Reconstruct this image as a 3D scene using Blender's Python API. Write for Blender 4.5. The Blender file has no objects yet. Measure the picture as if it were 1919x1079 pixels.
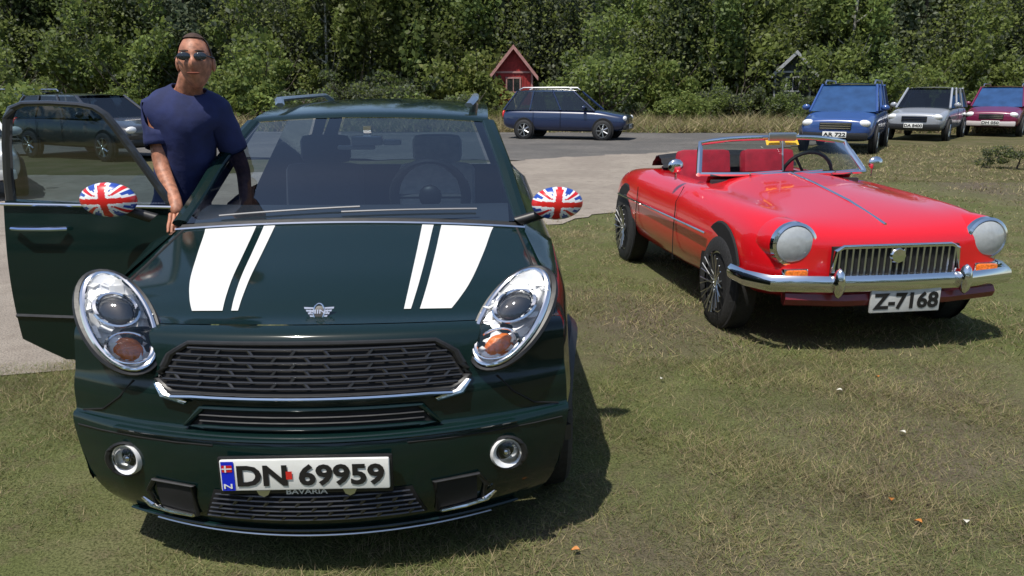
import bpy, bmesh, math, random
import numpy as np
from mathutils import Vector, Matrix
random.seed(7); rng = np.random.default_rng(7)
R = math.radians
sc = bpy.context.scene
C = sc.collection

# ---------------------------------------------------------------- camera, sky, sun, exposure
F, CX, CY, P, H = 1440.0, 959.5, 539.5, math.atan(370 / 1440.0), 1.65
cp, sp = math.cos(P), math.sin(P)
cam = bpy.data.objects.new('camera', bpy.data.cameras.new('camera'))
C.objects.link(cam); sc.camera = cam
cam.location = (0, 0, H); cam.rotation_euler = (math.pi / 2 - P, 0, 0)
cam.data.lens = 27.0; cam.data.sensor_width = 36.0; cam.data.clip_start = 0.05; cam.data.clip_end = 600
SUN_EL, SUN_AZ = R(66), R(-142)       # azimuth measured from +Y towards +X
w = bpy.data.worlds.new('World'); sc.world = w; w.use_nodes = True
nt = w.node_tree; nt.nodes.clear()
sky = nt.nodes.new('ShaderNodeTexSky'); sky.sky_type = 'NISHITA'; sky.sun_disc = False
sky.sun_elevation = SUN_EL; sky.sun_rotation = SUN_AZ
bg = nt.nodes.new('ShaderNodeBackground'); bg.inputs['Strength'].default_value = 0.10
out = nt.nodes.new('ShaderNodeOutputWorld')
nt.links.new(sky.outputs[0], bg.inputs[0]); nt.links.new(bg.outputs[0], out.inputs[0])
sun = bpy.data.objects.new('sun', bpy.data.lights.new('sun', 'SUN')); C.objects.link(sun)
sun.data.energy = 3.6; sun.data.angle = R(0.5); sun.data.color = (1, .95, .86)
sd = Vector((math.sin(SUN_AZ) * math.cos(SUN_EL), math.cos(SUN_AZ) * math.cos(SUN_EL), math.sin(SUN_EL)))
sun.rotation_euler = sd.to_track_quat('Z', 'Y').to_euler()
sc.view_settings.view_transform = 'Standard'; sc.view_settings.look = 'None'
sc.view_settings.exposure = 0.52; sc.view_settings.gamma = 1.0
sc.view_settings.use_curve_mapping = False
sc.cycles.max_bounces = 8; sc.cycles.transparent_max_bounces = 16
sc.cycles.use_denoising = True

def zat(py, Y):
    b = (CY - py) / F
    return H + Y * (-sp + b * cp) / (cp + b * sp)
def yground(py):
    b = (CY - py) / F
    return -H * (cp + b * sp) / (-sp + b * cp)
def xat(px, py, Y):
    b = (CY - py) / F
    return (px - CX) / F * Y / (cp + b * sp)
def gpt(px, py):
    Y = yground(py)
    return (xat(px, py, Y), Y)

# ---------------------------------------------------------------- materials
MATS = {}
def mat(name, col, rough=.5, metal=0, coat=0, noise=0, scale=8, bump=0, spec=.5, emit=None, rand=0, col2=None, coatrough=.03, transl=0):
    if name in MATS: return MATS[name]
    m = bpy.data.materials.new(name); m.use_nodes = True
    n = m.node_tree.nodes; l = m.node_tree.links
    b = n['Principled BSDF']
    b.inputs['Base Color'].default_value = (*col, 1); b.inputs['Roughness'].default_value = rough
    b.inputs['Metallic'].default_value = metal; b.inputs['Coat Weight'].default_value = coat
    b.inputs['Coat Roughness'].default_value = coatrough; b.inputs['Specular IOR Level'].default_value = spec
    if noise or bump or col2:
        tc = n.new('ShaderNodeTexCoord'); nz = n.new('ShaderNodeTexNoise')
        nz.inputs['Scale'].default_value = scale; nz.inputs['Detail'].default_value = 6
        l.new(tc.outputs['Object'], nz.inputs['Vector'])
        mx = n.new('ShaderNodeMix'); mx.data_type = 'RGBA'
        c2 = col2 or tuple(c * (1 - noise) for c in col)
        c1 = col if col2 else tuple(min(1, c * (1 + noise)) for c in col)
        mx.inputs[6].default_value = (*c2, 1); mx.inputs[7].default_value = (*c1, 1)
        rp = n.new('ShaderNodeMapRange'); rp.inputs[1].default_value = .35; rp.inputs[2].default_value = .65
        l.new(nz.outputs['Fac'], rp.inputs[0]); l.new(rp.outputs[0], mx.inputs[0])
        src = mx.outputs[2]
        if rand:
            oi = n.new('ShaderNodeObjectInfo'); hs = n.new('ShaderNodeHueSaturation')
            v = n.new('ShaderNodeMapRange'); v.inputs[3].default_value = 1 - rand; v.inputs[4].default_value = 1 + rand
            l.new(oi.outputs['Random'], v.inputs[0]); l.new(v.outputs[0], hs.inputs['Value'])
            h = n.new('ShaderNodeMapRange'); h.inputs[3].default_value = .48; h.inputs[4].default_value = .52
            l.new(oi.outputs['Random'], h.inputs[0]); l.new(h.outputs[0], hs.inputs['Hue'])
            l.new(src, hs.inputs['Color']); src = hs.outputs[0]
        l.new(src, b.inputs['Base Color'])
        if bump:
            bp = n.new('ShaderNodeBump'); bp.inputs['Strength'].default_value = bump; bp.inputs['Distance'].default_value = .02
            l.new(nz.outputs['Fac'], bp.inputs['Height']); l.new(bp.outputs[0], b.inputs['Normal'])
    if emit: pass
    if transl:
        t = n.new('ShaderNodeBsdfTranslucent'); ms = n.new('ShaderNodeMixShader'); ms.inputs[0].default_value = transl
        t.inputs[0].default_value = (*[min(1, c * 1.4) for c in col], 1)
        l.new(b.outputs[0], ms.inputs[1]); l.new(t.outputs[0], ms.inputs[2])
        l.new(ms.outputs[0], n['Material Output'].inputs[0])
    MATS[name] = m
    return m
def glass(name, tint, refl=.06):
    if name in MATS: return MATS[name]
    m = bpy.data.materials.new(name); m.use_nodes = True
    n = m.node_tree.nodes; l = m.node_tree.links; n.remove(n['Principled BSDF'])
    tr = n.new('ShaderNodeBsdfTransparent'); tr.inputs[0].default_value = (*tint, 1)
    gl = n.new('ShaderNodeBsdfGlossy'); gl.inputs['Roughness'].default_value = .02
    fr = n.new('ShaderNodeFresnel'); fr.inputs[0].default_value = 1.5 if refl > 0 else 1.18
    ad = n.new('ShaderNodeMath'); ad.operation = 'ADD'; ad.inputs[1].default_value = refl; ad.use_clamp = True
    mx = n.new('ShaderNodeMixShader')
    l.new(fr.outputs[0], ad.inputs[0]); l.new(ad.outputs[0], mx.inputs[0])
    l.new(tr.outputs[0], mx.inputs[1]); l.new(gl.outputs[0], mx.inputs[2])
    l.new(mx.outputs[0], n['Material Output'].inputs[0])
    MATS[name] = m
    return m

CHROME = mat('chrome', (.78, .79, .8), .08, 1)
SATIN = mat('satin_silver', (.62, .63, .64), .28, 1)
REFLECTOR = mat('lamp_reflector', (.86, .86, .86), .38, .3, noise=.06, scale=30)
BLACKPL = mat('black_plastic', (.012, .012, .013), .45, noise=.25, scale=40, bump=.05)
DARKHOLE = mat('dark_recess', (.006, .006, .007), .8, noise=.2, scale=20)
RUBBER = mat('tyre_rubber', (.018, .018, .019), .75, noise=.3, scale=60, bump=.2)
WHITEP = mat('white_paint', (.60, .60, .58), .35, noise=.03, scale=20)
PLATEW = mat('plate_white', (.80, .80, .77), .4, noise=.05, scale=25)
PLATEG = mat('plate_grey', (.50, .51, .50), .5, noise=.08, scale=25)
INK = mat('black_ink', (.012, .011, .012), .5, noise=.1)
FLAGR = mat('flag_red', (.62, .012, .012), .3, coat=.8, noise=.05)
FLAGB = mat('flag_blue', (.015, .06, .36), .3, coat=.8, noise=.05)
FLAGW = mat('flag_white', (.78, .80, .82), .3, coat=.8, noise=.04)
FLAGD = mat('flag_dark', (.03, .035, .045), .3, coat=.8, noise=.1)
AMBER = mat('amber_lens', (.75, .17, .015), .22, coat=1, noise=.25, scale=90, bump=.3)
REDLENS = mat('red_lens', (.62, .02, .02), .25, coat=1, noise=.1)
BLUEB = mat('blue_badge_paint', (.004, .02, .55), .4, noise=.06)
GLASS = glass('window_glass', (.50, .60, .62))
GLASSD = glass('dark_window_glass', (.12, .16, .20), .08)
LENS = glass('lamp_lens', (.95, .96, .97), .02)
WINBLUE = mat('blue_tinted_glass', (.02, .06, .16), .06, coat=1, noise=.2, scale=3)
WINDK = mat('car_window', (.012, .016, .02), .05, coat=1, noise=.3, scale=3)
SEATP = mat('pale_seat_cloth', (.60, .57, .52), .75, noise=.12, scale=30, bump=.1)
SEATD = mat('dark_seat_cloth', (.03, .03, .035), .7, noise=.2, scale=30)
SEATR = mat('red_seat_leather', (.36, .012, .03), .45, noise=.15, scale=14, bump=.1)
LINING = mat('cabin_lining', (.03, .032, .036), .8, noise=.2, scale=10)

# ---------------------------------------------------------------- mesh helpers
class MB:
    def __init__(s): s.v = []; s.f = []; s.m = []
    def add(s, vs, fs, m=0):
        o = len(s.v); s.v += [tuple(v) for v in vs]
        s.f += [tuple(i + o for i in f) for f in fs]; s.m += [m] * len(fs); return s
    def box(s, c, d, rot=None, m=0, bev=0):
        hx, hy, hz = d[0] / 2, d[1] / 2, d[2] / 2
        M = rot if rot is not None else Matrix.Identity(3); c = Vector(c)
        if not bev:
            vs = [c + M @ Vector((x * hx, y * hy, z * hz)) for x in (-1, 1) for y in (-1, 1) for z in (-1, 1)]
            return s.add(vs, [(0, 1, 3, 2), (4, 6, 7, 5), (0, 4, 5, 1), (2, 3, 7, 6), (0, 2, 6, 4), (1, 5, 7, 3)], m)
        b = bmesh.new(); bmesh.ops.create_cube(b, size=1)
        for v in b.verts: v.co = Vector((v.co.x * d[0], v.co.y * d[1], v.co.z * d[2]))
        bmesh.ops.bevel(b, geom=b.edges[:], offset=bev, segments=2, affect='EDGES', profile=.6)
        b.verts.index_update()
        vs = [c + M @ v.co for v in b.verts]; fs = [[v.index for v in f.verts] for f in b.faces]; b.free()
        return s.add(vs, fs, m)
    def tube(s, pts, r, seg=8, closed=False, m=0, cap=True, flat=None):
        pts = [Vector(p) for p in pts]; n = len(pts); vs = []; fs = []
        rr = r if isinstance(r, (list, tuple)) else [r] * n
        up0 = Vector((0, 0, 1))
        for i, p in enumerate(pts):
            a = pts[(i - 1) % n] if (closed or i > 0) else p
            b = pts[(i + 1) % n] if (closed or i < n - 1) else p
            t = (b - a).normalized()
            u = up0 if abs(t.z) < .95 else Vector((0, 1, 0))
            x = t.cross(u).normalized(); y = x.cross(t).normalized()
            for k in range(seg):
                an = 2 * math.pi * k / seg
                vs.append(p + x * math.cos(an) * rr[i] + y * math.sin(an) * rr[i] * (flat or 1))
        for i in range(n if closed else n - 1):
            j = (i + 1) % n
            for k in range(seg):
                k2 = (k + 1) % seg
                fs.append((i * seg + k, i * seg + k2, j * seg + k2, j * seg + k))
        if not closed and cap:
            fs.append(tuple(range(seg))[::-1]); fs.append(tuple((n - 1) * seg + k for k in range(seg)))
        return s.add(vs, fs, m)
    def grid(s, fn, nu, nv, skip=None, m=0, mfn=None):
        o = len(s.v)
        s.v += [tuple(fn(i / nu, j / nv)) for i in range(nu + 1) for j in range(nv + 1)]
        for i in range(nu):
            for j in range(nv):
                if skip and skip((i + .5) / nu, (j + .5) / nv): continue
                a = o + i * (nv + 1) + j
                s.f.append((a, a + nv + 1, a + nv + 2, a + 1))
                s.m.append(mfn((i + .5) / nu, (j + .5) / nv) if mfn else m)
        return s
    def ell(s, c, r, nu=20, nv=12, rot=None, m=0, mfn=None, half=None):
        M = rot if rot is not None else Matrix.Identity(3); c = Vector(c)
        def fn(a, b):
            th = 2 * math.pi * a; ph = math.pi * (b if half is None else b * half)
            return c + M @ Vector((r[0] * math.sin(ph) * math.cos(th), -r[1] * math.cos(ph), r[2] * math.sin(ph) * math.sin(th)))
        return s.grid(fn, nu, nv, m=m, mfn=mfn)
    def lathe(s, c, axis, prof, seg=24, m=0, ref=None):
        # prof: (radius, offset along axis)
        c = Vector(c); a = Vector(axis).normalized(); u = Vector(ref) if ref else (Vector((0, 0, 1)) if abs(a.z) < .9 else Vector((1, 0, 0)))
        x = a.cross(u).normalized(); y = a.cross(x)
        return s.grid(lambda q, p: (lambda i: c + a * prof[i][1] + (x * math.cos(2 * math.pi * q) + y * math.sin(2 * math.pi * q)) * prof[i][0])(int(round(p * (len(prof) - 1)))), seg, len(prof) - 1, m=m)
    def ngon(s, pts, m=0): return s.add(pts, [tuple(range(len(pts)))], m)
    def prism(s, pts, off, m=0):
        n = len(pts); o = Vector(off); a = [Vector(p) for p in pts]; b = [p + o for p in a]
        return s.add(a + b, [tuple(range(n))[::-1], tuple(range(n, 2 * n))] + [(i, (i + 1) % n, n + (i + 1) % n, n + i) for i in range(n)], m)
    def mesh(s, name, mats, xf=None, smooth=True, ang=40):
        me = bpy.data.meshes.new(name)
        vs = s.v if xf is None else [tuple(xf @ Vector(v)) for v in s.v]
        me.from_pydata(vs, [], s.f)
        for m in (mats if isinstance(mats, (list, tuple)) else [mats]): me.materials.append(m)
        me.polygons.foreach_set('material_index', s.m)
        bm = bmesh.new(); bm.from_mesh(me)
        bmesh.ops.remove_doubles(bm, verts=bm.verts[:], dist=1e-5)
        bmesh.ops.recalc_face_normals(bm, faces=bm.faces[:])
        bm.to_mesh(me); bm.free()
        if smooth:
            me.polygons.foreach_set('use_smooth', [True] * len(me.polygons))
            me.set_sharp_from_angle(angle=R(ang))
        return me
    def build(s, name, mats, parent=None, xf=None, smooth=True, ang=40, sub=0):
        o = bpy.data.objects.new(name, s.mesh(name, mats, xf, smooth, ang)); C.objects.link(o)
        if parent: o.parent = parent
        if sub:
            md = o.modifiers.new('s', 'SUBSURF'); md.levels = sub; md.render_levels = sub
        return o
def tag(o, label=None, cat=None, group=None, kind=None):
    if label: o['label'] = label
    if cat: o['category'] = cat
    if group: o['group'] = group
    if kind: o['kind'] = kind
    return o
def thing(name, label, cat, loc=(0, 0, 0), rz=0, group=None):
    o = bpy.data.objects.new(name, None); C.objects.link(o); o.empty_display_size = .1
    o.location = loc; o.rotation_euler = (0, 0, rz); return tag(o, label, cat, group)
def text_mb(txt, w, h, fn, bold=.02):
    cu = bpy.data.curves.new('txt', 'FONT'); cu.body = txt; cu.size = 1; cu.offset = bold; cu.resolution_u = 3
    ob = bpy.data.objects.new('txt', cu); C.objects.link(ob)
    bpy.context.view_layer.update()
    me = bpy.data.meshes.new_from_object(ob.evaluated_get(bpy.context.evaluated_depsgraph_get()))
    xs = [v.co.x for v in me.vertices]; ys = [v.co.y for v in me.vertices]
    x0, x1, y0, y1 = min(xs), max(xs), min(ys), max(ys)
    b = MB(); b.add([fn((v.co.x - x0) / (x1 - x0) * w - w / 2, (v.co.y - y0) / (y1 - y0) * h - h / 2) for v in me.vertices], [tuple(p.vertices) for p in me.polygons])
    bpy.data.objects.remove(ob); bpy.data.curves.remove(cu); bpy.data.meshes.remove(me)
    return b
def lerp(a, b, t): return a + (b - a) * t
def interp(x, tab):
    if x <= tab[0][0]: return tab[0][1]
    for (a, va), (b, vb) in zip(tab, tab[1:]):
        if x <= b: return va + (vb - va) * (x - a) / (b - a)
    return tab[-1][1]

# ---------------------------------------------------------------- ground, gravel, terrain
def ground_mat(name, c1, c2, c3, s1=1.3, s2=9, bump=.6, over=()):
    m = bpy.data.materials.new(name); m.use_nodes = True; n = m.node_tree.nodes; l = m.node_tree.links; b = n['Principled BSDF']
    tc = n.new('ShaderNodeTexCoord')
    def nz(s, d=8):
        q = n.new('ShaderNodeTexNoise'); q.inputs['Scale'].default_value = s; q.inputs['Detail'].default_value = d
        l.new(tc.outputs['Object'], q.inputs['Vector']); return q
    a, q, f = nz(s1), nz(s2), nz(90, 4)
    def mix(fac, x, y, lo, hi):
        r = n.new('ShaderNodeMapRange'); r.inputs[1].default_value = lo; r.inputs[2].default_value = hi; l.new(fac, r.inputs[0])
        k = n.new('ShaderNodeMix'); k.data_type = 'RGBA'; l.new(r.outputs[0], k.inputs[0])
        for i, s_ in ((6, x), (7, y)):
            if isinstance(s_, tuple): k.inputs[i].default_value = (*s_, 1)
            else: l.new(s_, k.inputs[i])
        return k.outputs[2]
    c = mix(a.outputs['Fac'], c1, c2, .42, .6); c = mix(q.outputs['Fac'], c, c3, .5, .75)
    c = mix(f.outputs['Fac'], tuple(v * .45 for v in c1), c, .3, .55)
    for an, g1, g2 in over:
        at_ = n.new('ShaderNodeAttribute'); at_.attribute_name = an
        gc = mix(q.outputs['Fac'], g1, g2, .4, .65); gc = mix(f.outputs['Fac'], tuple(v * .5 for v in g1), gc, .3, .55)
        c = mix(at_.outputs['Fac'], c, gc, 0, 1)
    l.new(c, b.inputs['Base Color']); b.inputs['Roughness'].default_value = .95; b.inputs['Specular IOR Level'].default_value = .15
    bp = n.new('ShaderNodeBump'); bp.inputs['Strength'].default_value = bump; bp.inputs['Distance'].default_value = .03
    l.new(f.outputs['Fac'], bp.inputs['Height']); l.new(bp.outputs[0], b.inputs['Normal'])
    return m
LAWN = ground_mat('lawn_soil', (.09, .092, .035), (.14, .12, .065), (.12, .09, .055))
GREYG = ground_mat('grey_dry_turf', (.115, .115, .118), (.16, .158, .155), (.13, .12, .115))
GRAVEL = ground_mat('pale_gravel', (.30, .33, .37), (.40, .41, .43), (.25, .27, .31), .6, 5, .4)
TANGRAVEL = ground_mat('tan_gravel', (.27, .235, .20), (.33, .29, .245), (.22, .185, .155), .8, 6, .4)
SHADEGR = ground_mat('shaded_gravel', (.12, .115, .11), (.16, .15, .14), (.095, .09, .088), .5, 4, .4)  # grey gravel with the shade of the trees put into a darker tone
BLUEG = ground_mat('blue_grey_turf', (.10, .12, .17), (.14, .155, .19), (.115, .12, .135))
g = MB(); g.grid(lambda a, b: (lerp(-300, 300, a), lerp(-60, 420, b), 0), 30, 24)
tag(g.build('ground', LAWN, smooth=False), kind='structure')
def sheet(name, pts, z, m, jag=.12):
    pts = [Vector((*gpt(*p), z)) for p in pts]; outp = []
    for a, b in zip(pts, pts[1:] + pts[:1]):
        k = max(2, int((b - a).length / (.25 if jag > .09 else .035))); k = min(k, 140)
        for i in range(k):
            p = a.lerp(b, i / k); outp.append((p.x + random.uniform(-jag, jag), p.y + random.uniform(-jag, jag), z))
    b = MB(); b.ngon(outp); return tag(b.build(name, m, smooth=False), kind='structure')
sheet('car_park_gravel', [(-1500, 268), (600, 300), (1240, 300), (1400, 286), (1560, 268), (1480, 250), (1180, 249), (-300, 244)], .0175, SHADEGR, .3)
sheet('sandy_track', [(-1200, 705), (120, 700), (205, 640), (300, 540), (420, 480), (640, 430), (1000, 424), (1180, 400), (1300, 345), (1420, 300), (1300, 284), (1050, 296), (700, 320), (300, 330), (-300, 330)], .0215, TANGRAVEL, .15)

# grass blades
def inpoly(px, py, poly):
    c = np.zeros(len(px), bool); n = len(poly)
    for i in range(n):
        x1, y1 = poly[i]; x2, y2 = poly[(i + 1) % n]
        c ^= ((y1 > py) != (y2 > py)) & (px < (x2 - x1) * (py - y1) / (y2 - y1 + 1e-12) + x1)
    return c
ROADW = [gpt(*p) for p in [(-1200, 695), (115, 690), (205, 630), (300, 532), (420, 474), (640, 426), (1000, 420), (1180, 397), (1300, 345), (1420, 300), (1560, 266), (1480, 250), (1180, 249), (-300, 244)]]
def soft(X, Y, poly, wd=.9):
    d = np.full(X.shape, 1e9); n = len(poly)
    for i in range(n):
        ax, ay = poly[i]; bx, by = poly[(i + 1) % n]; ex, ey = bx - ax, by - ay
        t = np.clip(((X - ax) * ex + (Y - ay) * ey) / (ex * ex + ey * ey), 0, 1); d = np.minimum(d, np.hypot(X - ax - t * ex, Y - ay - t * ey))
    d = np.where(inpoly(X, Y, poly), d, -d) + .22 * np.sin(X * 4 + 2 * np.sin(Y * 5)) * np.sin(Y * 3.3 - X) + .10 * np.sin(Y * 17 + X * 9) * np.sin(X * 13)
    return np.clip(d / wd + .5, 0, 1)
nx, ny = 420, 260
gx, gy = np.meshgrid(np.linspace(-9, 12, nx), np.linspace(1.2, 14.2, ny), indexing='ij')
lm = bpy.data.meshes.new('lawn'); hz = .012 + .003 * np.sin(gx * 1.9) * np.sin(gy * 2.3 + gx * .7)
ii = (np.arange(nx - 1)[:, None] * ny + np.arange(ny - 1)).reshape(-1)
lm.from_pydata(np.stack([gx, gy, hz], -1).reshape(-1, 3).tolist(), [], np.stack([ii, ii + ny, ii + ny + 1, ii + 1], 1).tolist())
BROWN_SHADE = [[(1560, 760), (1760, 700), (1919, 760), (1919, 1000), (1700, 960), (1560, 900)], [(1090, 1000), (1500, 950), (1600, 1079), (1100, 1079)], [(1100, 640), (1330, 660), (1400, 620), (1250, 560), (1100, 560)], [(1690, 290), (1919, 300), (1919, 380), (1760, 350)]]  # brown patches; the lower-right ones put soft tree shade into the turf colour
WW = [[gpt(*p) for p in q] for q in BROWN_SHADE]
wmask = lambda X, Y: np.max([soft(X, Y, q, 1.3) for q in WW], axis=0)
q = lm.attributes.new('dry', 'FLOAT', 'POINT'); q.data.foreach_set('value', wmask(gx.reshape(-1), gy.reshape(-1)).astype(np.float32))  # one mask for dry turf and the painted tree shade
lm.materials.append(ground_mat('lawn_turf', (.10, .115, .04), (.14, .14, .065), (.12, .10, .06), over=(('dry', (.135, .11, .08), (.10, .082, .06)),)))
lo_ = bpy.data.objects.new('lawn', lm); C.objects.link(lo_); tag(lo_, kind='structure')
def blades(name, n, y0, y1, hw, hh, ww):
    Y = np.sqrt(rng.uniform(y0 ** 2, y1 ** 2, n)); X = rng.uniform(-1, 1, n) * (hw + .78 * Y)
    c0 = np.sin(X * 3.1 + 1.7 * np.sin(Y * 2.2)) * np.sin(Y * 3.7 - 1.2 * np.sin(X * 2.9)); keep = ~inpoly(X, Y, ROADW) & (rng.uniform(0, 1, n) < .80 + .45 * c0); X, Y = X[keep], Y[keep]; n = len(X)
    clump = np.sin(X * 2.1 + 1.3 * np.sin(Y * 1.7)) * np.sin(Y * 2.3 + X * .7) + .6 * np.sin(X * 7.3 + Y * 3.1) * np.sin(Y * 6.1 - X * 2.2)
    hgt = hh * rng.uniform(.4, 1.2, n) * (1 + .45 * clump); wd = ww * rng.uniform(.6, 1.3, n)
    az = rng.uniform(0, 2 * np.pi, n); la = rng.uniform(0, 2 * np.pi, n); ln = hgt * rng.uniform(.3, 2.4, n)
    v = np.zeros((n, 3, 3))
    dx, dy = np.cos(az) * wd / 2, np.sin(az) * wd / 2
    v[:, 0] = np.stack([X - dx, Y - dy, np.full(n, .004)], 1); v[:, 1] = np.stack([X + dx, Y + dy, np.full(n, .004)], 1)
    v[:, 2] = np.stack([X + np.cos(la) * ln, Y + np.sin(la) * ln, hgt], 1)
    ing = wmask(X, Y) * .65 > rng.uniform(0, 1, n)
    r = rng.uniform(0, 1, n); dry = .20 + .18 * clump + np.where(Y > 7, .38, 0)
    mi = np.where(r < dry * .6, 1, np.where(r < dry, 2, np.where(r > .70, 3, 0)))
    mi = np.where(ing, np.where(r > .7, 1, np.where(r > .25, 2, 3)), mi)
    me = bpy.data.meshes.new(name); me.vertices.add(3 * n); me.loops.add(3 * n); me.polygons.add(n)
    me.vertices.foreach_set('co', v.reshape(-1)); me.loops.foreach_set('vertex_index', np.arange(3 * n, dtype=np.int32))
    me.polygons.foreach_set('loop_start', np.arange(0, 3 * n, 3, dtype=np.int32))
    for m in (('grass_green', (.135, .165, .05)), ('grass_straw', (.34, .28, .15)), ('grass_brown', (.19, .145, .09)), ('grass_olive', (.18, .18, .06))):
        me.materials.append(mat(m[0], m[1], .7, noise=.25, scale=3, transl=.3))
    me.polygons.foreach_set('material_index', mi.astype(np.int32)); me.update(); me.validate()
    o = bpy.data.objects.new(name, me); C.objects.link(o); return tag(o, 'short mown grass with straw and grey dry patches', 'grass', kind='stuff')
blades('grass', 260000, 1.75, 4.6, .2, .034, .0045)
blades('grass', 230000, 4.6, 9.5, .2, .038, .008)
blades('grass', 90000, 9.5, 24, .2, .06, .018)
blades('grass', 60000, 31, 38.5, 1, .50, .05)

# ---------------------------------------------------------------- plates
def plate(root, c, w, h, txt, xf=None, mb=PLATEW, nrm=(0, -1, 0), band=None, tilt=0, th=.012, inset=.1, name='number_plate', extras_sticker=False):
    c = Vector(c); T = Matrix.Rotation(tilt, 3, 'X')
    f = lambda x, y, d=0: c + T @ Vector((x, -th / 2 - d, y))
    b = MB(); b.box(c, (w, th, h), T, bev=min(.006, th * .4))
    p = b.build(name, mb, root, xf)
    x0 = -w / 2 + (w * inset if band else w * .03); tw = w / 2 - w * .03 - x0
    if band:
        q = MB(); q.add([f(-w / 2 + .003, -h / 2 + .003, .002), f(x0 - w * .015, -h / 2 + .003, .002), f(x0 - w * .015, h / 2 - .003, .002), f(-w / 2 + .003, h / 2 - .003, .002)], [(0, 1, 2, 3)])
        q.build('country_band', band, p, xf)
        n_ = text_mb('N', w * .05, h * .16, lambda x, y: f(-w / 2 + w * inset * .45 + x, -h * .32 + y, .004)); n_.build('band_letter', PLATEW, p, xf, smooth=False)
    if extras_sticker and band:
        for (xx, yy, ww, hh, mm, nm) in ((-w / 2 + w * inset * .45, h * .25, w * .06, h * .22, FLAGR, 'flag_field'), (x0 + tw * .352, 0, w * .036, h * .26, REDLENS, 'control_sticker')):
            q = MB(); q.add([f(xx + a_ * ww / 2, yy + b_ * hh / 2, .0035) for a_, b_ in ((-1, -1), (1, -1), (1, 1), (-1, 1))], [(0, 1, 2, 3)]); q.build(nm, mm, p, xf, smooth=False)
        q = MB()
        for (a0, a1, b0, b1) in ((-.5, .5, -.09, .09), (-.22, -.06, -.5, -.10), (-.22, -.06, .10, .5)): q.add([f(-w / 2 + w * inset * .45 + u_ * w * .06, h * .25 + v_ * h * .22, .0045) for u_, v_ in ((a0, b0), (a1, b0), (a1, b1), (a0, b1))], [(0, 1, 2, 3)])
        q.build('flag_cross', FLAGW, p, xf, smooth=False)
    t = text_mb(txt, tw, h * .72, lambda x, y: f(x0 + tw / 2 + x, y, .003), .035); t.build('plate_characters', INK, p, xf, smooth=False)
    return p

# ---------------------------------------------------------------- wheels
def wheel(root, c, r, wd, xf=None, spokes=5, side=1, wire=False, flip=1):
    t = MB(); c = Vector(c)
    t.lathe(c, (1, 0, 0), [(r * .66, -wd / 2), (r * .9, -wd / 2), (r * .98, -wd * .4), (r, -wd * .2), (r, wd * .2), (r * .98, wd * .4), (r * .9, wd / 2), (r * .66, wd / 2)], 32)
    p = t.build('wheel', RUBBER, root, xf)
    rm = MB(); x = side * (wd / 2 - .01)
    rm.lathe(c, (1, 0, 0), [(r * .68, side * wd * .1), (r * .68, x), (r * .62, x), (r * .6, side * wd * .1)], 28)
    rm.lathe(c + Vector((x, 0, 0)), (side, 0, 0), [(.001, .012), (r * .13, .01), (r * .15, -.03)], 16)
    n = 24 if wire else spokes
    for k in range(n):
        a = 2 * math.pi * k / n
        d = Vector((0, math.cos(a), math.sin(a))); e = Vector((0, math.cos(a + (.5 if wire else 0) * (-1) ** k), math.sin(a + (.5 if wire else 0) * (-1) ** k)))
        rm.tube([c + Vector((x - .01, 0, 0)) + d * r * .1, c + Vector((x - .02 * (2 if wire else 1), 0, 0)) + e * r * .63], (.004 if wire else r * .075), 5)
    rm.build('rim', SATIN, p, xf)
    h = MB(); h.lathe(c + Vector((side * .01, 0, 0)), (side, 0, 0), [(.001, 0), (r * .62, 0)], 20); h.build('brake_disc', DARKHOLE, p, xf)
    return p

# ---------------------------------------------------------------- compact cars with bonnet stripes (front fills the picture)
MP = [  # dy, z, plan curve k, half width
    (.08, .159, 1.5, .36), (.03, .23, 1.35, .42), (.005, .31, 1.25, .445), (.0, .385, 1.2, .458), (.0, .509, 1.15, .468), (.02, .553, 1.1, .47),
    (.05, .565, 1.05, .468), (.06, .634, 1.0, .466), (.07, .677, .98, .464), (.09, .72, .95, .462), (.13, .841, .85, .46), (.17, .875, .8, .458),
    (.28, .893, .62, .452), (.38, .931, .5, .447), (.52, .977, .42, .44), (.74, 1.035, .36, .425), (.97, 1.10, .34, .405)]
MW = [(1.0, 1.122, .34, .395), (1.2, 1.225, .32, .375), (1.38, 1.338, .30, .355), (1.58, 1.44, .28, .335), (1.75, 1.514, .26, .32)]
MR = [(1.76, 1.518, .26, .325), (1.85, 1.548, .2, .325), (2.3, 1.59, .1, .325), (3.0, 1.60, .0, .32), (3.6, 1.57, -.1, .31), (3.75, 1.53, -.15, .305)]
MT = [(3.76, 1.525, -.15, .305), (3.92, 1.15, -.2, .40), (4.0, .95, -.2, .45), (4.03, .55, -.25, .46), (3.95, .2, -.25, .42)]
def spl(tab, u):
    n = len(tab) - 1; q = min(max(u, 0), 1) * n; i = min(int(q), n - 1); t = q - i
    g_ = lambda k: tab[min(max(k, 0), n)]
    o = []
    for d in range(4):
        p0, p1, p2, p3 = g_(i - 1)[d], g_(i)[d], g_(i + 1)[d], g_(i + 2)[d]
        m1, m2 = (p2 - p0) / 2, (p3 - p1) / 2
        # limit slopes
        o.append((2 * t ** 3 - 3 * t * t + 1) * p1 + (t ** 3 - 2 * t * t + t) * m1 + (-2 * t ** 3 + 3 * t * t) * p2 + (t ** 3 - t * t) * m2)
    return o
def crown(z): return interp(z, [(.6, 0), (.84, .03), (.95, .22), (1.1, .22), (1.3, .12), (1.6, .3)])
def msurf(tab, u, s):
    dy, z, k, W = spl(tab, u); x = s * W
    return Vector((x, dy + k * x * x, z - crown(z) * x * x))
_zt = [(spl(MP, i / 400.0)[1], i / 400.0) for i in range(401)]
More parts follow.
